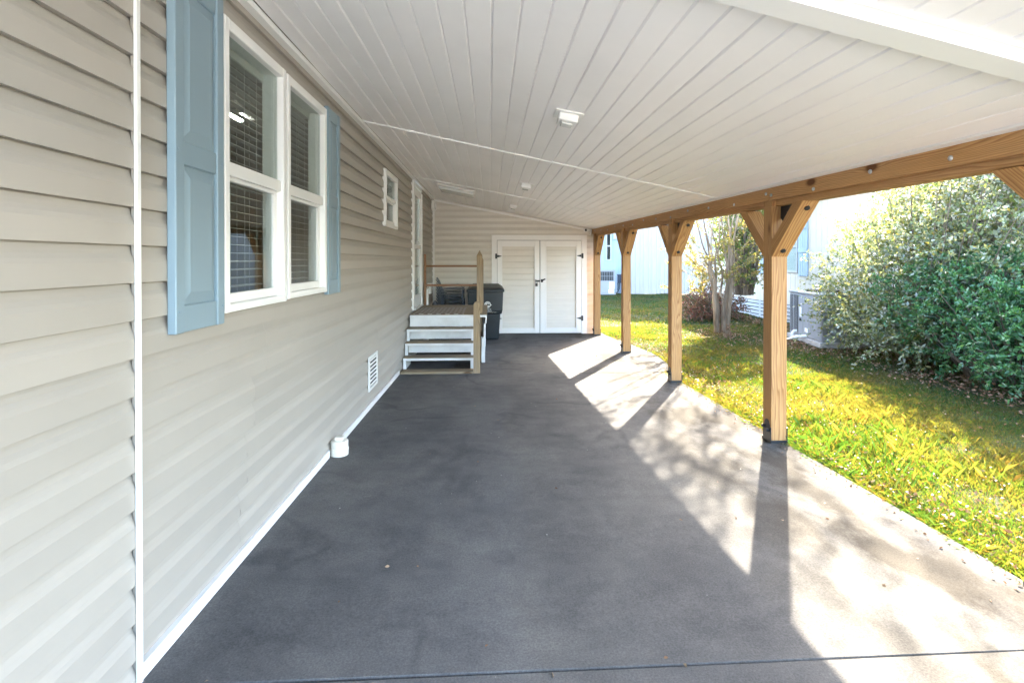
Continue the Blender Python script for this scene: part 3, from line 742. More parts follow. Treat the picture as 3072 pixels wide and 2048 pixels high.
# ------------------------------------------------------------------ beam and posts
beam = thing('wooden_beam', 'long yellow pine beam carried by the posts along the lawn side', 'beam', (PX(5), 5, 2.1))
def along(y0, y1, xa, xb, zlo, zhi, name, mat='wood_y', bev=0.0, parent=beam, n=4):
    vs = []
    for i in range(n+1):
        y = y0+(y1-y0)*i/n; p = PX(y)
        vs += [(p+xa, y, zlo(y)), (p+xb, y, zlo(y)), (p+xb, y, zhi(y)), (p+xa, y, zhi(y))]
    fs = [(0,1,2,3), (4*n+3, 4*n+2, 4*n+1, 4*n)]
    for i in range(n):
        a, b = 4*i, 4*i+4; fs += [(a, b, b+1, a+1), (a+1, b+1, b+2, a+2), (a+2, b+2, b+3, a+3), (a+3, b+3, b, a)]
    return part(name, MB().add(vs, fs), M[mat], parent, world=True)
PY = [2.05-.14+.0, 4.453, 4.453+2.418, 4.453+2*2.418, 4.453+3*2.418]     # front faces of the posts
cuts = [-.8, PY[1]+.055, PY[3]+.07, 12.0]
for a, b in zip(cuts, cuts[1:]): along(a+.001, b-.001, 0.0, .037, lambda y: BB(y), lambda y: 2.149+.0106*y+.035, 'ledger_board')
cuts = [-.8, PY[0]+.07, PY[1]+.07, PY[2]+.07, PY[3]+.07, 12.0]
for a, b in zip(cuts, cuts[1:]): along(a+.001, b-.001, .038, .135, lambda y: BB(y)-.050, lambda y: 2.149+.0106*y+.07, 'beam_timber')
y = .95; bolt = MB().lathe([(.015, 0), (.015, .004), (.010, .010), (.004, .012)], n=12)
bolt.v = [(-v[2], v[1], v[0]) for v in bolt.v]; bm_ = bolt.mesh('bolt', M['zinc'], True)
ys_b = [2.12, 2.71, 3.294, 3.879, 4.462, 4.545]
while ys_b[-1] < 11.2: ys_b.append(ys_b[-1]+.592)
for i, y in enumerate(ys_b): link('bolt', bm_, beam, Vector((PX(y)-.0005, y, BB(y)+.045+.02*((i*7) % 3-1)))-wloc(beam))
def beam_member(mb, name, mat, parent, loc, rotx): return part(name, mb, M[mat], parent, loc, (rotx, 0, 0))
names = ['nearest wooden post at the right edge of the view, only its slanting brace showing', 'nearest full wooden post on the lawn edge', 'second full wooden post from the camera, by the crape myrtle', 'third full wooden post from the camera', 'farthest wooden post against the storage room corner']
for i, y in enumerate(PY):
    zt = BB(y+.07); gz = g(y); hgt = zt-gz
    t = thing('wooden_post', names[i], 'post', (PX(y+.07)+.07, y+.07, gz), group='wooden carport posts')
    # post with a shoulder under the beam
    mb = MB().box((-.070, -.070, .020), (.070, .070, hgt-.0525), .004)
    part('post_timber', mb, M['wood_z'], t)
    part('post_tongue', MB().box((-.070, -.068, hgt-.0524), (-.033, .068, hgt-.001), .002), M['wood_z'], t)
    # foot bracket
    fb = MB().box((-.076, -.0745, .0), (-.0705, .060, .135)); n_ = 10
    pts = [(.060, .1351), (-.0745, .1351)] + [(-.007+.0673*-math.cos(math.pi*k/n_), .1352+.062*math.sin(math.pi*k/n_)) for k in range(n_+1)]
    pts = [(-.007+.045*math.cos(math.pi*k/n_), .135+.062*math.sin(math.pi*k/n_)) for k in range(n_+1)]
    fb.prism(pts, 'X', -.076, -.0706)
    fb.box((-.0765, -.0755, 0), (.0755, -.0703, .022)).box((-.0765, .0703, 0), (.0755, .0755, .022)).box((.0706, -.0745, 0), (.076, .060, .135)).box((-.0705, -.0703, .001), (.0705, .0703, .0195))
    part('foot_bracket', fb, M['black'], t)
    for yy in (-.038, .028): part('anchor_bolt', MB().tube([(-.076, yy, .125-.02*(yy < 0)), (-.102, yy, .125-.02*(yy < 0))], [.017, .015], 6), M['black'], t)
    part('anchor_bolt', MB().tube([(.076, 0, .12), (.10, 0, .12)], [.017, .015], 6), M['black'], t)
    # 45 degree braces, running along the beam
    L0 = .435; th = .105
    for s in ((1,) if i == 0 else (-1, 1) if i < 4 else (-1,)):
        zb = hgt-.0525; c0 = zb-.445
        # outline in (y, z): foot on the post face, head under the beam
        pl_ = [(.0705, c0), (.0705, c0+th*1.35), (.0705+.445-th*1.25, zb-.002), (.0705+.445, zb-.002)]
        pl_[0] = (.0705, c0)
        # bird mouth: bottom butts flush with the outer face of the brace
        poly = [(s*a, b) for a, b in pl_]
        ang = math.atan2(.445, .445)
        # build in a frame whose local z runs along the brace so that the grain follows it
        rot = -s*math.radians(45); cy, cz = s*(.0705+.445/2), c0+.445/2
        loc_poly = []
        for (yy, zz) in poly:
            dy, dz = yy-cy, zz-cz
            ca, sa = math.cos(-rot), math.sin(-rot)
            loc_poly.append((dy*ca-dz*sa, dy*sa+dz*ca))
        b = part('brace', MB().prism(loc_poly, 'X', -.069, .069), M['wood_z'], t, (0, cy, cz), (rot, 0, 0))
        # bolts in the sloping underside
        nx, nz = s*math.sin(math.radians(45)), -math.cos(math.radians(45))
        for q in (.12, .88):
            py_, pz_ = s*(.0705+.445*q), c0+.445*q
            part('bolt', MB().tube([(0, py_, pz_), (0, py_+nx*.012, pz_+nz*.012), (0, py_+nx*.016, pz_+nz*.016)], [.023, .021, .010], 10), M['black'], t)
        # knife plate in the corner between post and beam
        q_ = [(.0705, zb-.004), (.0705, zb-.11), (.085, zb-.118), (.10, zb-.135)] + [(.155+.058*math.cos(R(a)), zb-.112+.05*math.sin(R(a))) for a in range(215, 345, 12)] + [(.225, zb-.09), (.285, zb-.02), (.29, zb-.004)]
        if s == -1:
            part('corner_plate', MB().prism([(s*a, b_) for a, b_ in q_], 'X', .010, .016), M['black'], t)
            part('plate_bolt', MB().tube([(.010, -.19, zb-.075), (-.012, -.19, zb-.075)], [.014, .011], 8), M['black'], t)

# ------------------------------------------------------------------ porch stairs
st = thing('porch_stairs', 'white painted wooden porch steps and landing beside the side door', 'porch stairs', (-.75, 8.6, g(8.6)))
def sp(name, a, b, mat='white_worn', bev=.004): return part(name, MB().box(a, b, bev), M[mat], st, world=True)
xl, xr = -1.297, -.245
steps = [(7.80, 8.05, .082), (7.98, 8.25, .275), (8.15, 8.40, .468)]
for (ya, yb, z) in steps:
    sp('tread', (xl, ya, z-.002), (xr, yb, z+.008), 'old_x', .002)
    sp('nosing', (xl, ya-.003, z-.038), (xr, ya+.03, z-.003))
for j, (ya, yb, z) in enumerate(steps):
    zz = g(ya) if j == 0 else steps[j-1][2]+.009
    sp('step_leg', (xl, ya+.002, zz), (xl+.046, ya+.036, z-.039)); sp('step_leg', (xr-.046, ya+.002, zz), (xr, ya+.036, z-.039))
sp('riser', (xl+.02, 8.20, .095), (xr-.02, 8.22, .262)); sp('riser', (xl+.02, 8.36, .285), (xr-.02, 8.378, .455))
sp('stringer', (xl, 7.85, g(7.85)), (xl+.03, 8.36, .04)); sp('stringer', (xr-.03, 7.85, g(7.85)), (xr, 8.36, .04))
sp('step_sill', (xl, 7.56, g(7.6)-.01), (xr, 7.66, g(7.6)+.030), 'old_x'); sp('step_sill', (xl, 7.665, g(7.7)-.012), (xr, 7.80, g(7.7)+.026), 'old_x')
sp('fascia_board', (xl+.01, 8.385, .625), (-.05, 8.41, .663)); sp('fascia_board', (xl+.012, 8.395, .48), (-.19, 8.415, .624))
yb = 8.40
for k in range(12):
    w = .152; sp('deck_board', (xl+.012, yb+.003, .640), (-.045, yb+w-.003, .668), 'old_x', .002); yb += w+.002
    if yb > 10.1: break
YD = yb
sp('fascia_board', (-.075, 8.415, .52), (-.052, YD, .638)); sp('skirt_panel', (-.10, 8.44, .24), (-.078, YD-.05, .519)); sp('skirt_panel', (-.092, 8.50, g(8.6)), (-.084, YD-.05, .238))
sp('corner_leg', (-.135, 8.43, g(8.43)), (-.0765, 8.50, .30)); sp('landing_leg', (-.15, YD-.10, g(10)), (-.08, YD-.02, .63)); sp('landing_leg', (xl+.03, YD-.10, g(10)), (xl+.10, YD-.02, .63))
def post4(x, y, z0, z1, w, mat, name, tip=True):
    m = MB().box((-w/2, -w/2, 0), (w/2, w/2, z1-z0-(.09 if tip else 0)), .004)
    if tip:
        zt = z1-z0; a = w/2
        m.add([(-a,-a,zt-.09),(a,-a,zt-.09),(a,a,zt-.09),(-a,a,zt-.09),(0,0,zt)], [(0,1,4),(1,2,4),(2,3,4),(3,0,4)])
        m.box((-a-.002, -a-.002, zt-.16), (a+.002, a+.002, zt-.152))
    return part(name, m, M[mat], st, Vector((x, y, z0))-wloc(st))
post4(-.167, 8.60, g(8.6), 1.715, .094, 'old_z', 'corner_post')
# lower newel with rounded top at the foot of the steps
m = MB(); w = .098; pr = [(-w/2, 0), (w/2, 0), (w/2, 1.0), (w*.32, 1.035), (0, 1.05), (-w*.32, 1.035), (-w/2, 1.0)]
m.prism(pr, 'Y', -w/2, w/2); part('newel_post', m, M['old_z'], st, Vector((-.190, 7.625, g(7.6)))-wloc(st))
post4(-1.270, YD+.0, .668, 1.665, .045, 'rail_y', 'wall_post', False)
post4(-.170, YD-.03, .668, 1.64, .094, 'old_z', 'corner_post')
for z in (1.412, 1.036):
    part('handrail', MB().box((-1.248, YD-.022, z), (-.217, YD+.016, z+.040), .004), M['rail_x'], st, world=True)
    part('handrail', MB().box((-.186, 8.648, z), (-.148, YD-.078, z+.040), .004), M['rail_y'], st, world=True)
rug = part('doormat', MB().box((-1.235, 8.46, .669), (-.425, 9.62, .678), .002), M['rug'], None, world=True)
tag(rug, 'flat lattice patterned doormat lying on the porch landing', 'doormat')
rug.location.z += .0005

# ------------------------------------------------------------------ bin
bn = thing('trash_bin', 'dark blue-black wheeled trash bin with white round logo beside the landing', 'trash bin', (-.09, 11.28, g(11.3)))
def frus(z0, w0, d0, z1, w1, d1, yo0=0, yo1=0):
    return [(-w0/2, -d0/2+yo0, z0), (w0/2, -d0/2+yo0, z0), (w0/2, d0/2+yo0, z0), (-w0/2, d0/2+yo0, z0), (-w1/2, -d1/2+yo1, z1), (w1/2, -d1/2+yo1, z1), (w1/2, d1/2+yo1, z1), (-w1/2, d1/2+yo1, z1)]
BF = [(3,2,1,0),(4,5,6,7),(0,1,5,4),(1,2,6,5),(2,3,7,6),(3,0,4,7)]
m = MB().add(frus(.02, .56, .50, .56, .635, .58), BF).add(frus(.561, .68, .62, .62, .72, .66), BF).add(frus(.6201, .72, .66, 1.03, .755, .70), BF)
o = part('bin_body', m, M['bin'], bn); bv = o.modifiers.new('bevel', 'BEVEL'); bv.width = .02; bv.segments = 3
m = MB().add(frus(1.031, .80, .745, 1.085, .80, .745), BF).add([(-.39, -.36, 1.086), (.39, -.36, 1.086), (.38, .36, 1.12), (-.38, .36, 1.12), (-.30, -.26, 1.12), (.30, -.26, 1.12), (.28, .26, 1.185), (-.28, .26, 1.185)], BF)
o = part('bin_lid', m, M['bin'], bn); bv = o.modifiers.new('bevel', 'BEVEL'); bv.width = .012; bv.segments = 2
part('lid_rim', MB().box((-.37, -.385, 1.0), (.37, -.365, 1.03), .006), M['bin'], bn)
part('bin_handle', MB().tube([(-.30, .36, 1.0), (-.30, .44, 1.03), (.30, .44, 1.03), (.30, .36, 1.0)], .016, 8), M['bin'], bn)
for s in (-1, 1): part('bin_wheel', MB().cyl((s*.24, .24, .13), (s*.30, .24, .13), .13, 20), M['black'], bn)
lg = link('logo', None, bn, (.0, -.352, .0))
ring = MB(); c = (.045, .765); n_ = 28
def ringm(r0, r1, a0=0, a1=360):
    k = int(n_*(a1-a0)/360)
    for i in range(k):
        A, B = R(a0+(a1-a0)*i/k), R(a0+(a1-a0)*(i+1)/k)
        ring.prism([(c[0]+r0*math.cos(A), c[1]+r0*math.sin(A)), (c[0]+r1*math.cos(A), c[1]+r1*math.sin(A)), (c[0]+r1*math.cos(B), c[1]+r1*math.sin(B)), (c[0]+r0*math.cos(B), c[1]+r0*math.sin(B))], 'Y', -.006, -.002)
ringm(.048, .068, 0, 360); ringm(.020, .042, 30, 330)
ring.prism([(c[0]+.05, c[1]-.032), (c[0]+.092, c[1]-.005), (c[0]+.060, c[1]+.012)], 'Y', -.006, -.002)
part('ring_mark', ring, M['print'], lg)
def text(s, size, x, z, par):
    cu = bpy.data.curves.new('lettering', 'FONT'); cu.body = s; cu.size = size; cu.extrude = .0008; cu.materials.append(M['print'])
    o = bpy.data.objects.new('lettering', cu); COL.objects.link(o); o.parent = par; o.location = (x, -.006, z); bpy.context.view_layer.update()
    me = bpy.data.meshes.new_from_object(o.evaluated_get(bpy.context.evaluated_depsgraph_get())); bpy.data.objects.remove(o)
    return link('lettering', me, par, (x, -.006, z), (R(90), 0, 0))
text('WASTE', .038, -.005, .655, lg); text('PROS', .034, .050, .624, lg); text('WASTEPROS.ORG', .024, .035, .598, lg)

# ------------------------------------------------------------------ stacked chairs
def chair_proto():
    t = thing('plastic_chair', 'x', 'chair', (0, 0, 0), group='stacked dark plastic chairs')
    # side profile: seat to the right (+x), back rising at the left, high back with arms
    prof_ = [(.245, .425), (.20, .440), (.10, .432), (0, .424), (-.10, .432), (-.165, .470), (-.205, .545), (-.24, .64), (-.275, .73), (-.325, .80)]
    def ribbon(pf, y0, y1, th):
        vs = []; n = len(pf)
        for y in (y0, y1):
            for x, z in pf: vs.append((x, y, z))
            for x, z in pf: vs.append((x-.004, y, z-th))
        fs = []
        for i in range(n-1):
            fs += [(i, i+1, 2*n+i+1, 2*n+i)[::-1], (n+i, n+i+1, 3*n+i+1, 3*n+i), (i, i+1, n+i+1, n+i), (2*n+i, 2*n+i+1, 3*n+i+1, 3*n+i)[::-1]]
        fs += [(0, n, 3*n, 2*n), (n-1, 2*n-1, 4*n-1, 3*n-1)[::-1]]
        return vs, fs
    part('seat', MB().add(*ribbon(prof_[:6], -.24, .24, .012)), M['chair'], t, smooth=False)
    bk = MB()
    for k in range(5):
        y0 = -.225+.092*k; bk.add(*ribbon([(x, z-(.03 if k in (0, 4) else 0)) for x, z in prof_[5:]], y0, y0+.078, .012))
    part('backrest', bk, M['chair'], t)
    for s in (-1, 1):
        part('leg', MB().tube([(.225, s*.235, .43), (.255, s*.265, 0)], [.022, .016], 6), M['chair'], t)
        part('leg', MB().tube([(-.17, s*.235, .45), (-.235, s*.265, 0)], [.022, .016], 6), M['chair'], t)
        arm = [(.225, .43), (.235, .60), (.215, .632), (.10, .640), (-.08, .632), (-.23, .62)]
        a = MB(); a.tube([(x, s*(.262), z) for x, z in arm], [.009, .010, .011, .011, .010, .008], 6)
        part('armrest', a, M['chair'], t)
    return t
cp = chair_proto()
lab = ['topmost dark plastic chair of the stack behind the landing', 'second dark plastic chair from the top of the stack', 'third dark plastic chair from the top of the stack', 'fourth dark plastic chair from the top of the stack', 'fifth dark plastic chair from the top of the stack']
NC = 9
for i in range(NC):
    o = cp if i == 0 else copy_tree(cp)
    k = NC-1-i
    o.location = (-.80+.004*((i*5) % 3), 11.12+.006*((i*7) % 4), g(11.1)+.066*k+.002)
    o['label'] = lab[i] if i < 5 else 'dark plastic chair in the lower part of the stack behind the landing'

# ------------------------------------------------------------------ bits on the wall behind the landing
ub = thing('utility_box', 'small white utility box and conduits on the house wall behind the handrail', 'utility box', (XW, 10.6, .9))
part('box_body', MB().box((0, .35, -.06), (.09, .50, .16), .006), M['white'], ub)
for k in range(3): part('conduit', MB().tube([(.03, -.32+.22*k, .06), (.03, -.32+.22*k, -.9+g(10.5)+.02)], .024, 8), M['white'], ub)
part('conduit', MB().tube([(.03, -.34, .06), (.03, .36, .08)], .020, 8), M['white'], ub)
bag = MB().lathe([(.10, 0), (.13, .10), (.12, .30), (.085, .52), (.10, .66), (.06, .78), (.02, .86)], n=14)
o = part('storage_sack', bag, M['grey_bag'], None, (-1.13, 10.75, g(10.75)), smooth=True); tag(o, 'dark grey closed sack standing in the corner behind the landing', 'sack')
coil = thing('wire_coil', 'pale cable loops hanging under the ceiling in the far left corner', 'cable', (XW+.02, 11.55, 2.93))
cm = MB()
for k in range(3):
    cm.tube([(.0+.01*k, .02*k-.9*(k == 2), -.01), (.03, .05+.08*k, -.05-.04*k), (.02+.02*k, .18+.07*k, -.16-.05*k), (.05+.02*k, .30, -.20), (.06, .36, -.08), (.03, .40, -.01)], .007, 6)
part('cable_loop', cm, M['white'], coil)
part('junction_box', MB().box((-.015, .12, -.24), (.05, .26, -.04), .006), M['white'], coil)

# ------------------------------------------------------------------ neighbouring houses
def house_far(name, label, loc): return thing(name, label, 'house', loc)
bh = house_far('blue_house', 'light blue sided neighbouring house with tall narrow window', (3.5, 27.4, g(27)))
zf = g(27)
part('wall', MB().box((-3.5, 27.5, zf), (7.22, 27.75, 7.0)), M['blue_far'], bh, world=True)  # walls raised out of view so their shadow covers the far lawn
part('wall', MB().box((6.97, 27.751, zf), (7.22, 33, 7.0)), M['blue_far'], bh, world=True)
rib = MB().box((-.022, -.018, 0), (.022, .002, 6.9-zf), .004).mesh('rib', M['blue_far'])
x = 4.9
while x < 7.2: link('rib', rib, bh, Vector((x, 27.498, zf+.05))-wloc(bh)); x += .155
part('roof', MB().prism([(-4, 7.001), (7.6, 7.001), (7.6, 7.15), (1.8, 9.0), (-4, 7.15)], 'Y', 27.2, 33), M['shingle'], bh, world=True)
w = link('window', None, bh, Vector((6.28, 27.45, 1.5))-wloc(bh)); k_ = 27.5/27.0
a0, a1, b0, b1 = 6.20, 6.50, 1.52, 3.10
f = MB().box((a0, 27.42, b0), (a0+.06, 27.49, b1), .004).box((a1-.06, 27.42, b0), (a1, 27.49, b1), .004).box((a0+.06, 27.42, b0), (a1-.06, 27.49, b0+.07), .004).box((a0+.06, 27.42, b1-.07), (a1-.06, 27.49, b1), .004).box((a0+.06, 27.42, 2.27), (a1-.06, 27.489, 2.34), .003)
part('frame', f, M['white_far'], w, world=True)
part('pane', MB().box((a0+.06, 27.45, b0+.07), (a1-.06, 27.46, b1-.07)), M['glass'], w, world=True)
part('pane_back', MB().box((a0+.06, 27.48, b0+.07), (a1-.06, 27.488, b1-.07)), M['dark'], w, world=True)
part('wall_lamp', MB().box((6.60, 27.34, 2.66), (6.78, 27.475, 2.98), .02).box((6.645, 27.335, 2.72), (6.735, 27.345, 2.90)), M['white_far'], bh, world=True)
ac = thing('heat_pump', 'grey outdoor air conditioner with dark grille beside the blue house', 'air conditioner', (6.0, 26.6, g(26.6)), group=None)
Z = g(26.6)
part('cabinet', MB().box((-.75, -.30, .09), (.43, .32, 1.24), .02), M['grey_metal'], ac)
part('base_pan', MB().box((-.78, -.33, .0), (.46, .35, .089), .01), M['grey_metal'], ac)
part('grille_back', MB().box((-.70, -.306, .72), (.34, -.3005, 1.18)), M['dark'], ac)
sl_ = MB().box((-.006, -.318, .72), (.006, -.307, 1.18)).mesh('grille_bar', M['grey_metal'])
for k in range(12): link('grille_bar', sl_, ac, (-.66+.088*k, 0, 0))
part('grille_rail', MB().box((-.70, -.325, .94), (.34, -.3185, .955)), M['grey_metal'], ac)
part('rating_label', MB().box((.12, -.307, .30), (.38, -.3005, .66)), M['print'], ac)
part('rating_label', MB().box((.08, -.307, .0951), (.36, -.3005, .26)), M['print'], ac)
part('cabinet_top', MB().box((-.77, -.32, 1.241), (.45, .34, 1.27), .008), M['grey_metal'], ac)
eb = thing('electric_box', 'dark disconnect box with cables on the blue house wall', 'electric box', (6.92, 27.44, .55))
part('box_body', MB().box((-.16, -.08, -.22), (.12, .05, .24), .01), M['chair'], eb)
for k in range(2): part('cable', MB().tube([(-.08+.08*k, -.03, -.221), (-.06+.08*k, -.05, -.5), (-.18+.05*k, -.05, -.75)], .018, 6), M['dark'], eb)
part('meter_can', MB().tube([(-.28, -.05, -.70), (-.28, -.05, .18), (-.28, -.04, .24)], [.17, .17, .12], 12), M['blue_far'], eb)
wh = house_far('white_building', 'bright white ribbed metal building beyond the lawn', (10.5, 27, g(27)))
part('wall', MB().box((7.40, 26.85, zf), (17.0, 27.1, 7.0)), M['white_far'], wh, world=True)  # hidden upper part made tall to shade the far lawn
part('wall', MB().box((7.40, 27.101, zf), (7.65, 34, 7.0)), M['white_far'], wh, world=True)
part('roof', MB().prism([(7.0, 7.001), (17.4, 7.001), (17.4, 7.12), (12.2, 8.6), (7.0, 7.12)], 'Y', 26.5, 34), M['roof'], wh, world=True)
rb = MB().box((-.028, -.04, 0), (.028, .002, 6.95-zf), .008).mesh('rib', M['white_far'])
x = 7.46
k = 0
while x < 16.9: link('rib', rb, wh, Vector((x, 26.848, zf+.02))-wloc(wh)); x += .235 if k % 2 else .20; k += 1

ch = house_far('cream_house', 'cream board sided neighbouring house behind the shrubs with blue shutters', (8.6, 15, g(15)))
RX = 8.4
part('wall_core', MB().box((RX+.03, 6.0, -.1), (RX+.2, 19.0, 3.42)), M['cream'], ch, world=True)
part('wall_core', MB().box((RX+.2, 18.8, -.1), (RX+6, 19.0, 3.42)), M['cream'], ch, world=True)
wy0, wy1, wz0, wz1 = 13.78, 15.48, 1.20, 2.66
bd = MB().box((0, -.1085, 0), (.028, .1085, 3.11), .005).mesh('siding_board', M['cream'])
bl = MB().box((0, -.1085, 0), (.028, .1085, .88), .005).mesh('siding_board', M['cream']); bu = MB().box((0, -.1085, 0), (.028, .1085, .72), .005).mesh('siding_board', M['cream'])
y = 6.1
while y < 18.95:
    if wy0-.09 < y < wy1+.09:
        link('siding_board', bl, ch, Vector((RX, y, .30))-wloc(ch)); link('siding_board', bu, ch, Vector((RX, y, 2.69))-wloc(ch))
    else: link('siding_board', bd, ch, Vector((RX, y, .30))-wloc(ch))
    y += .2262
part('foundation', MB().box((RX-.03, 6.0, -.6), (RX+.2, 19.0, -.24)), M['concrete_raw'], ch, world=True)
sk = MB().box((0, -.645, 0), (.018, .645, .083), .003).mesh('skirt_slat', M['white_far'])
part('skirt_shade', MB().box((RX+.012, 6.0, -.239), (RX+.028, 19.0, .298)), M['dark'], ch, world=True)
for j in range(5):
    y = 6.8
    while y < 19.0: link('skirt_slat', sk, ch, Vector((RX-.008, y, -.232+.108*j))-wloc(ch)); y += 1.38
stv = MB().box((0, -.045, 0), (.020, .045, .53), .003).mesh('skirt_post', M['white_far'])
y = 6.8+.69
while y < 19.0: link('skirt_post', stv, ch, Vector((RX-.009, y, -.234))-wloc(ch)); y += 1.38
w = link('window', None, ch, Vector((RX, 14.6, 1.2))-wloc(ch))
f = MB()
for (a, b) in ((wy0, 14.60), (14.66, wy1)):
    f.box((RX-.03, a, wz0), (RX+.025, a+.05, wz1), .004).box((RX-.03, b-.05, wz0), (RX+.025, b, wz1), .004).box((RX-.03, a+.05, wz0), (RX+.025, b-.05, wz0+.06), .004).box((RX-.03, a+.05, wz1-.06), (RX+.025, b-.05, wz1), .004).box((RX-.02, a+.05, 1.90), (RX+.025, b-.05, 1.96), .003)
    part('pane', MB().box((RX+.0, a+.05, wz0+.06), (RX+.004, b-.05, wz1-.06)), M['glass'], w, world=True)
part('frame', f, M['white_far'], w, world=True)
smm = MB().box((-.003, -.80, -.019), (.003, .80, .019)).mesh('slat', M['blind'])
z = wz0+.08
while z < wz1-.06: link('slat', smm, w, Vector((RX+.018, 14.63, z))-wloc(w), (0, R(12), 0)); z += .042
for (a, b) in ((13.31, 13.72), (15.53, 15.90)):
    s = link('shutter', None, ch, Vector((RX, a, 1.1))-wloc(ch))
    for k in range(4):
        q = (b-a)/4; part('shutter_board', MB().box((RX-.035, a+q*k+.004, 1.12), (RX-.001, a+q*(k+1)-.004, 2.68), .004), M['blue_far'], s, world=True)
    for z in (1.75, 2.38): part('shutter_batten', MB().box((RX-.056, a+.01, z), (RX-.0352, b-.01, z+.11), .004), M['blue_far'], s, world=True)
part('roof', MB().prism([(RX-.45, 3.421), (RX+7, 3.421), (RX+7, 3.55), (RX+3.3, 4.9), (RX-.45, 3.55)], 'Y', 5.6, 19.4), M['shingle'], ch, world=True)
# packaged unit beside the cream house, half hidden by the shrub
hp = thing('packaged_unit', 'large grey louvred air conditioning unit half hidden by the silvery shrub', 'air conditioner', (6.85, 10.35, -.14), R(-8))
part('cabinet', MB().box((-.33, -.62, .09), (.55, .80, .985), .015), M['grey_metal'], hp)
part('cabinet_top', MB().box((-.35, -.64, .986), (.57, .82, 1.03), .012), M['grey_metal'], hp)
part('top_grille', MB().lathe([(.30, 0), (.31, .03), (.29, .04)], (.1, .25, 1.031), 24), M['dark'], hp)
part('base_pad', MB().box((-.37, -.66, -.02), (.60, .84, .089), .01), M['concrete_raw'], hp)
part('louvre_back', MB().box((-.334, .38, .16), (-.3305, .76, .94)), M['dark'], hp)
lb = MB().box((-.345, .39, 0), (-.335, .75, .007)).mesh('louvre', M['grey_metal'])
for k in range(34): link('louvre', lb, hp, (0, 0, .17+.0226*k))
part('louvre_post', MB().box((-.349, .555, .16), (-.3455, .58, .94)), M['grey_metal'], hp)
for (a, b) in ((-.60, -.10), (-.09, .14), (.15, .36)): part('cabinet_panel', MB().box((-.338, a, .12), (-.3302, b, .95), .003), M['grey_metal'], hp)
part('rating_label', MB().box((-.342, .21, .50), (-.3383, .29, .70)), M['print'], hp)
part('rating_label', MB().box((-.342, -.07, .20), (-.3383, .06, .29)), M['print'], hp)
part('service_port', MB().tube([(-.338, .25, .44), (-.36, .25, .44)], .03, 10), M['black'], hp)
pp = MB().tube([(-.33, .0, .13), (-.43, .02, .12), (-.50, .12, .09), (-.60, .34, .0)], .026, 10)
part('drain_pipe', pp, M['white'], hp); part('drain_pipe', MB().tube([(-.33, .44, .18), (-.39, .44, .18), (-.43, .44, .12), (-.43, .44, 0)], .026, 10), M['white'], hp)

# ------------------------------------------------------------------ plants
def unit(v): return v/np.maximum(np.linalg.norm(v, axis=-1, keepdims=True), 1e-9)
def leaf_quads(P, D, size, wid=.45, fold=.25, seed=0):
    """diamond leaves at P pointing along D"""
    r = np.random.default_rng(seed); n = len(P); D = unit(D)
    side = unit(np.cross(D, unit(r.normal(size=(n, 3))+np.array([0, 0, .6])))); nor = np.cross(side, D)
    L = (size*(.7+.6*r.random(n)))[:, None]; W = L*wid*.5
    a = P; b = P+D*L*.45+side*W+nor*W*fold; c_ = P+D*L-nor*L*.12*r.random((n, 1)); d = P+D*L*.45-side*W+nor*W*fold
    return np.stack([a, b, c_, d], 1).reshape(-1, 3)
def shrub(name, label, cat, ells, mat, ntw, nleaf, lsize, tw_len, seed, loc, up=.35, inner=3000, ground=0.0, wid=.5):
    r = np.random.default_rng(seed); root = thing(name, label, cat, loc)
    ells = np.array(ells, float); vol = ells[:, 3]*ells[:, 4]+ells[:, 5]*ells[:, 4]; pick = r.choice(len(ells), ntw, p=vol/vol.sum())
    E_ = ells[pick]; dr = unit(r.normal(size=(ntw, 3))+np.array([0, 0, .15]))
    lump = 1+.10*np.sin(dr[:, 0]*7+pick)+.08*np.sin(dr[:, 1]*9+dr[:, 2]*6+pick*2)
    S_ = E_[:, :3]+dr*E_[:, 3:]*(lump*(.80+.16*r.random(ntw)))[:, None]
    d0 = unit(unit(dr/E_[:, 3:])*.75+r.normal(size=(ntw, 3))*.42+np.array([0, 0, up]))
    keep = S_[:, 2] > ground+.03; S_, d0 = S_[keep], d0[keep]; m = len(S_)
    Ln = tw_len*(.35+.9*r.random(m)**1.6)*(1+.6*(r.random(m) > .93)); t = np.linspace(.05, 1, nleaf)
    droop = np.array([0, 0, -1.0])
    P = S_[:, None]+d0[:, None]*(Ln[:, None]*t)[..., None]+droop*(Ln[:, None]*.22*t**2)[..., None]
    P = P.reshape(-1, 3); Dd = np.repeat(d0, nleaf, 0)*.55+r.normal(size=P.shape)*.62
    V = leaf_quads(P, Dd, lsize, wid, .25, seed+1)
    k = inner; pk = r.choice(len(ells), k); E2 = ells[pk]; dd = unit(r.normal(size=(k, 3)))
    Q = E2[:, :3]+dd*E2[:, 3:]*(.35+.42*r.random((k, 1))); Q = Q[Q[:, 2] > ground]
    V2 = leaf_quads(Q, r.normal(size=Q.shape), lsize*1.35, .6, .2, seed+2)
    V = np.concatenate([V, V2]); V = V[np.repeat(V.reshape(-1, 4, 3)[:, :, 2].min(1) > ground, 4)] - np.array(loc)
    o = link('foliage', fast_mesh('foliage', V, 4, M[mat]), root, kind='stuff')
    tw = MB(); idx = r.choice(m, min(m, 160), replace=False)
    for i in idx:
        e = ells[0]; b0 = np.array([e[0]+(S_[i][0]-e[0])*.35, e[1]+(S_[i][1]-e[1])*.35, ground+.02]); s0 = S_[i]; e1 = s0+d0[i]*Ln[i]*.95+droop*Ln[i]*.2
        pts = [b0, b0*.45+s0*.55+np.array([0, 0, .12]), s0, e1]
        tw.tube([tuple(p-np.array(loc)) for p in pts], [.014, .009, .006, .002], 4)
    link('branches', tw.mesh('branches', M['twig']), root)
    return root
zg = -.12
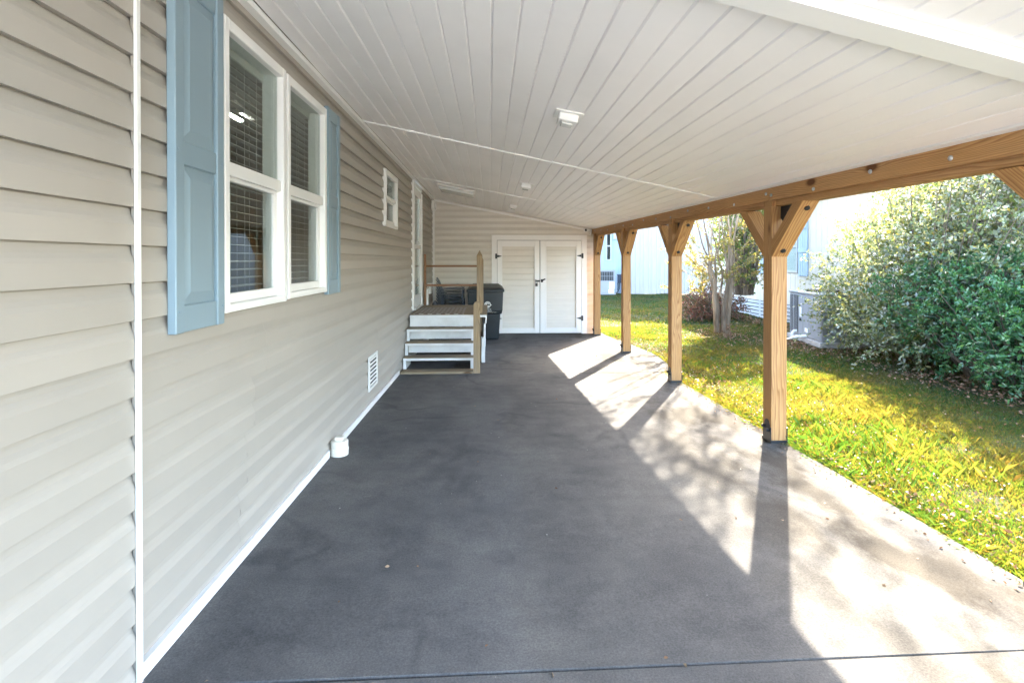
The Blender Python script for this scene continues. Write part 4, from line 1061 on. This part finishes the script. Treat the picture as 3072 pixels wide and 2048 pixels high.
shrub('silver_shrub', 'large arching shrub with silvery olive leaves above the packaged unit', 'shrub',
      [(7.35, 8.55, 1.15, 1.35, 1.45, 1.25), (7.30, 7.55, 1.75, 1.30, 1.3, 1.30), (6.55, 9.0, .62, .55, .65, .60), (7.7, 6.6, 2.2, 1.5, 1.5, 1.35), (6.75, 8.2, 1.75, .75, .9, .62), (6.4, 7.9, .45, .6, .9, .42), (8.0, 8.0, 2.9, 1.3, 1.3, 1.2)],
      'silver', 3000, 17, .060, .50, 11, (7.2, 8.2, zg), up=.38, inner=5500, ground=zg, wid=.5)
shrub('green_shrub', 'dense dark green glossy shrub at the right edge of the lawn', 'shrub',
      [(7.15, 6.6, .75, 1.35, 1.35, .95), (6.85, 5.5, .65, 1.2, 1.2, .85), (7.3, 7.5, .95, 1.35, .95, .75), (7.4, 4.6, .7, 1.2, 1.1, .95)],
      'green', 3000, 15, .055, .20, 21, (7.1, 6.2, zg), up=.45, inner=5500, ground=zg, wid=.42)
shrub('reddish_bush', 'low brownish red bush behind the crape myrtle trunks', 'bush',
      [(6.35, 15.0, .28, .62, .6, .45), (5.95, 14.7, .10, .45, .5, .32), (7.1, 15.0, .15, .40, .5, .35)], 'redleaf', 520, 13, .050, .24, 31, (6.3, 14.9, g(15)), up=.5, inner=900, ground=g(15))
shrub('leafy_sapling', 'slim leafy green sapling with bent stems right of the crape myrtle', 'small tree',
      [(6.65, 13.3, 1.6, .52, .6, .75), (6.45, 13.3, 2.5, .48, .55, .8), (6.75, 13.3, 3.4, .62, .6, .85)], 'tallgreen', 640, 12, .085, .26, 41, (6.5, 13.3, g(13)), up=.3, inner=500, ground=.62)

tall = thing('tall_tree', 'tall broad tree standing behind the cream house, its crown above the view', 'tree', (19.4, 21.0, -.2))
part('trunk', MB().tube([(0, 0, -.2), (.1, 0, 3), (-.2, .1, 6), (.1, 0, 9.5)], [.32, .27, .2, .1], 10), M['bark'], tall, smooth=True)
r = np.random.default_rng(8); cc = r.normal(size=(70, 3)); cc = unit(cc)*(np.array([4.1, 4.1, 3.4])*(.35+.6*r.random((70, 1))))+np.array([0, 0, 10.6])
P = (cc[:, None]+r.normal(size=(70, 260, 3))*.55).reshape(-1, 3)
link('foliage', fast_mesh('foliage', leaf_quads(P, r.normal(size=P.shape), .26, .6, .2, 9), 4, M['tallgreen']), tall, kind='stuff')
lm_ = MB()
for i in range(0, 70, 3): lm_.tube([(0, 0, 5+1.2*(i % 4)), tuple(cc[i]*.5+np.array([0, 0, 4.2])), tuple(cc[i])], [.10, .06, .02], 5)
part('limbs', lm_, M['bark'], tall)

# crape myrtle
my = thing('crape_myrtle', 'multi stemmed crape myrtle with smooth pale trunks and sparse yellowing leaves', 'tree', (5.42, 11.65, g(11.65)))
S = 133.0
def lp(cx, cy, dy=0.0): return Vector(((cx/3.732+2040-2186)/S, dy, (1004-(cy/3.732+640))/S))
tr = MB(); br_ = MB(); ends = []
rm_ = random.Random(5)
def stem(pts, r0, r1, mb=None, n=10, grow_end=True):
    P = [lp(*p) for p in pts]; k = len(P)
    # resample smoothly
    Q = []
    for i in range(k-1):
        p0, p1, p2, p3 = P[max(i-1, 0)], P[i], P[i+1], P[min(i+2, k-1)]
        for s in range(4):
            t = s/4; Q.append(.5*((2*p1)+(p2-p0)*t+(2*p0-5*p1+4*p2-p3)*t*t+(3*p1-p0-3*p2+p3)*t**3))
    Q.append(P[-1]); rr = [r0+(r1-r0)*(i/(len(Q)-1)) for i in range(len(Q))]
    rr = [a*(1+.05*math.sin(i*1.7)) for i, a in enumerate(rr)]
    (mb or tr).tube([tuple(q) for q in Q], rr, n)
    if grow_end: ends.append((Q[-1], (Q[-1]-Q[-3]).normalized(), r1))
    return Q
_s0 = stem
def stem(pts, r0, r1, *a, **k): return _s0(pts, r0*.74, r1*.70, *a, **k)
stem([(440, 1330, 0), (425, 1220, -.02), (408, 1050, -.04), (395, 930, -.05), (398, 850, -.05)], .088, .062, grow_end=False)
stem([(398, 860, -.05), (368, 770, -.06), (335, 660, -.08), (318, 575, -.1)], .058, .040, grow_end=False)
stem([(402, 860, -.05), (415, 770, -.02), (385, 650, 0), (362, 580, .02)], .050, .036, grow_end=False)
for p in ([(318, 580, -.1), (318, 440, -.12), (280, 300, -.2), (215, 60, -.3)], [(318, 580, -.1), (350, 430, -.1), (345, 280, -.1), (368, 20, -.15)], [(362, 585, .02), (395, 480, .05), (380, 380, .1), (330, 120, .2)], [(362, 585, .02), (345, 480, .05), (300, 370, .1), (262, 150, .2)]): stem(p, .030, .020, n=8)
stem([(460, 1300, .05), (466, 1100, .06), (458, 960, .08), (436, 860, .1), (452, 720, .12), (438, 500, .12), (462, 400, .15), (440, 250, .2), (400, 40, .3)], .050, .020)
stem([(495, 1330, -.05), (498, 1150, -.06), (508, 1000, -.06), (540, 860, -.05), (552, 700, -.04), (545, 600, -.04)], .078, .050, grow_end=False)
stem([(505, 960, -.06), (470, 900, -.02), (500, 800, .05), (520, 640, .1), (480, 470, .15), (505, 300, .2), (530, 40, .3)], .040, .020)
stem([(545, 610, -.04), (560, 450, -.06), (555, 300, -.1), (590, 20, -.15)], .036, .022); stem([(545, 610, -.04), (535, 450, 0), (520, 280, .05), (505, 10, .1)], .030, .020)
stem([(558, 1370, .02), (562, 1150, .02), (585, 950, .02), (600, 760, .03), (590, 640, .03)], .095, .075, grow_end=False)
stem([(590, 660, .03), (560, 610, .0), (575, 430, -.03), (600, 300, -.1), (630, 30, -.2)], .046, .024)
stem([(590, 660, .03), (612, 520, .05), (620, 300, .1), (612, 40, .2)], .050, .026); stem([(595, 660, .03), (650, 560, .08), (655, 400, .1), (700, 120, .2)], .036, .020)
stem([(330, 600, -.08), (250, 500, -.2), (160, 430, -.4), (70, 410, -.6)], .014, .005, br_, 5); stem([(325, 620, -.08), (230, 530, -.1), (140, 480, -.1), (60, 470, -.1)], .012, .004, br_, 5)
stem([(372, 870, -.05), (300, 820, -.2), (230, 760, -.3), (175, 735, -.4)], .010, .003, br_, 5); stem([(540, 1220, .1), (600, 1120, .1), (640, 1060, .1)], .012, .004, br_, 5, False)
part('trunk', tr, M['bark'], my, smooth=True)
LP = []; LD = []
def grow(p, d, L, r, lev):
    n = 4; pts = [p.copy()]; dd = d.copy()
    for i in range(n):
        dd = (dd+Vector((rm_.gauss(0, .10), rm_.gauss(0, .10), rm_.gauss(.05, .06)))).normalized(); pts.append(pts[-1]+dd*(L/n))
    br_.tube([tuple(q) for q in pts], [r*(1-.55*i/n) for i in range(n+1)], 5 if lev < 2 else 3, cap=False)
    if lev >= 2:
        for _ in range(20 if lev == 3 else 8):
            t = rm_.random(); i = min(int(t*n), n-1); q = pts[i].lerp(pts[i+1], t*n-i)
            LP.append(tuple(q)); LD.append((rm_.gauss(dd.x*.5, .6), rm_.gauss(dd.y*.5, .6), rm_.gauss(-.1, .5)))
    if lev < 3:
        for k in range(4 if lev < 2 else 4):
            t = .35+.65*rm_.random(); i = min(int(t*n), n-1); q = pts[i].lerp(pts[i+1], t*n-i)
            az = rm_.random()*6.283; sp_ = .42+.3*rm_.random()
            nd = (dd+Vector((math.cos(az), math.sin(az), .1))*sp_).normalized(); grow(q, nd, L*(.5+.2*rm_.random()), r*.5, lev+1)
for (p, d, r_) in ends:
    if r_ > .01: grow(p, (d+Vector((0, 0, .3))).normalized(), 2.5, r_*.9, 0)
    else: grow(p, d, .45, r_, 2); grow(p-d*.35, (d+Vector((0, .2, .5))).normalized(), .4, r_*.8, 2)
# low side sprays that show under the beam
for _ in range(46):
    k = rm_.choice([e for e in ends if e[2] > .01]); t = rm_.random()
    p = k[0]-Vector((0, 0, .2+t*1.5))+Vector((rm_.gauss(0, .12), rm_.gauss(0, .2), 0)); az = rm_.random()*6.283
    grow(p, Vector((math.cos(az), math.sin(az), .35)).normalized(), .55, .006, 2)
part('branches', br_, M['bark'], my, smooth=True)
V = leaf_quads(np.array(LP), np.array(LD), .055, .5, .25, 77); o = link('foliage', fast_mesh('foliage', V, 4, M['myrtle']), my, kind='stuff')
# bare weeds at the trunk foot
V = []
n = 260; a = rng.random(n)*6.283; rr = rng.normal(0, .22, n); P = np.stack([5.45+rr*np.cos(a), 11.6+rr*np.sin(a), np.full(n, g(11.6)-.02)+.25*rng.random(n)**2], 1)
o = link('dry_weeds', fast_mesh('dry_weeds', leaf_quads(P, rng.normal(size=(n, 3))+np.array([0, 0, 1.0]), .07, .3, .2, 3), 4, M['litter'])); tag(o, 'dry weeds and leaves tangled round the crape myrtle foot', kind='stuff')

# ------------------------------------------------------------------ grass
def lawn_z(x, y):
    z = np.where(y < 12, -GS*y, -GS*12-(np.minimum(y, 27)-12)*.004)-.035
    return z+np.where(x > 2.8, .02*np.sin(x*1.7+y*.6)*np.sin(y*.9+.4)+.012*np.sin(x*3.1-y*2.2), 0)
fe = np.array(far_edge)
def slab_edge(y): return np.where(y < 7.55, 2.675-.012*y, np.interp(y, fe[:, 1], fe[:, 0]))
def blades(n, x0, x1, y0, y1, h, w, seed, lean=.5):
    r = np.random.default_rng(seed); y = y0+(y1-y0)*r.random(n); x = x0+(x1-x0)*r.random(n)
    cl = np.sin(x*5.1+np.sin(y*3.7)*1.5)*np.sin(y*4.3+np.sin(x*2.9)*1.7); keep = (x > slab_edge(y)+(-.02 if seed == 6 else 0)+.02*r.random(n)) & (r.random(n) < .62+.38*cl)
    x, y = x[keep], y[keep]; m = len(x); z = lawn_z(x, y)
    hh = h*(.45+.9*r.random(m)**1.3)*(.85+.3*np.sin(x*2.1+1)*np.sin(y*1.7)); ww = w*(.6+.8*r.random(m)); a = r.random(m)*6.283
    lx, ly = r.normal(0, lean, m)*hh, r.normal(0, lean, m)*hh
    B = np.stack([x, y, z], 1); s = np.stack([np.cos(a)*ww/2, np.sin(a)*ww/2, np.zeros(m)], 1); tip = B+np.stack([lx, ly, hh], 1)
    mid = B+np.stack([lx*.35, ly*.35, hh*.6], 1)
    return np.stack([B-s, B+s, mid+s*.8, tip], 1).reshape(-1, 3), np.stack([B-s, mid+s*.8, tip, mid-s*.8], 1).reshape(-1, 3)
VV = []
for args in ((380000, 2.55, 5.2, 1.6, 7.5, .042, .0028, 1, .36), (170000, 5.2, 8.2, 2.5, 8.5, .045, .005, 2, .45), (170000, 2.55, 8.3, 7.5, 13.5, .052, .0075, 3), (90000, 2.4, 9.5, 13.5, 27.2, .06, .016, 4), (5000, 2.62, 4.4, 1.8, 9, .105, .008, 5), (30000, 2.56, 2.80, 1.8, 7.6, .05, .005, 6, .9)):
    a, b = blades(*args); VV.append(a)
o = link('grass', fast_mesh('grass', np.concatenate(VV), 4, M['grass'])); tag(o, 'short patchy lawn grass between the slab and the neighbouring houses', 'grass', kind='stuff')
# dry leaves
def scatter(n, fx, size, seed):
    r = np.random.default_rng(seed); x, y = fx(r, n); z = lawn_z(x, y)+.025+.02*r.random(len(x))
    P = np.stack([x, y, z], 1); D = np.stack([r.normal(size=len(x)), r.normal(size=len(x)), .25*r.normal(size=len(x))], 1)
    return leaf_quads(P, D, size, .6, .5, seed)
V = np.concatenate([
    scatter(2600, lambda r, n: (5.9+1.3*r.random(n)-.25*r.normal(size=n), 4.5+6.3*r.random(n)), .045, 1),
    scatter(900, lambda r, n: (7.2+.8*r.random(n), 12.0+5*r.random(n)), .06, 2),
    scatter(800, lambda r, n: (5.45+.8*r.normal(size=n), 11.3+1.0*r.normal(size=n)), .05, 3),
    scatter(1500, lambda r, n: (lambda y: (slab_edge(y)+.04+np.abs(r.normal(0, .35, n)), y))(2+9.5*r.random(n)), .032, 4),
    scatter(1400, lambda r, n: (2.9+5*r.random(n), 2.5+13*r.random(n)), .028, 5)])
o = link('fallen_leaves', fast_mesh('fallen_leaves', V, 4, M['litter'])); tag(o, 'dry brown leaves scattered on the lawn and under the shrubs', 'leaves', kind='stuff')
V = scatter(200, lambda r, n: (2.75+1.3*r.random(n)**1.5, 3+5*r.random(n)), .016, 9)
V[:, 2] += .02
n = 320; r = np.random.default_rng(33); yy = 2.0+9.5*r.random(n); xx = slab_edge(yy)-.02-np.abs(r.normal(0, .10, n)); P = np.stack([xx, yy, -GS*yy+.006], 1)
V3 = leaf_quads(P, np.stack([r.normal(size=n), r.normal(size=n), .1*r.normal(size=n)], 1), .020, .6, .5, 8)
o = link('edge_litter', fast_mesh('edge_litter', V3, 4, M['litter'])); tag(o, 'small dry leaves blown onto the lawn edge of the slab', 'leaves', kind='stuff')
o = link('tiny_flowers', fast_mesh('tiny_flowers', V, 4, M['flower'])); tag(o, 'tiny pale lilac flowers in the sunlit grass by the nearest post', 'flowers', kind='stuff')
# specks on the slab
r = np.random.default_rng(12); n = 70; x = -1.1+3.6*r.random(n)**.8; y = 1.2+10*r.random(n); P = np.stack([x, y, -GS*y+.003], 1)
V = leaf_quads(P, np.stack([r.normal(size=n), r.normal(size=n), .08+0*x], 1), .022, .6, .4, 5)
o = link('slab_debris', fast_mesh('slab_debris', V, 4, M['litter'])); tag(o, 'small dry leaf crumbs lying on the concrete slab', 'debris', kind='stuff')
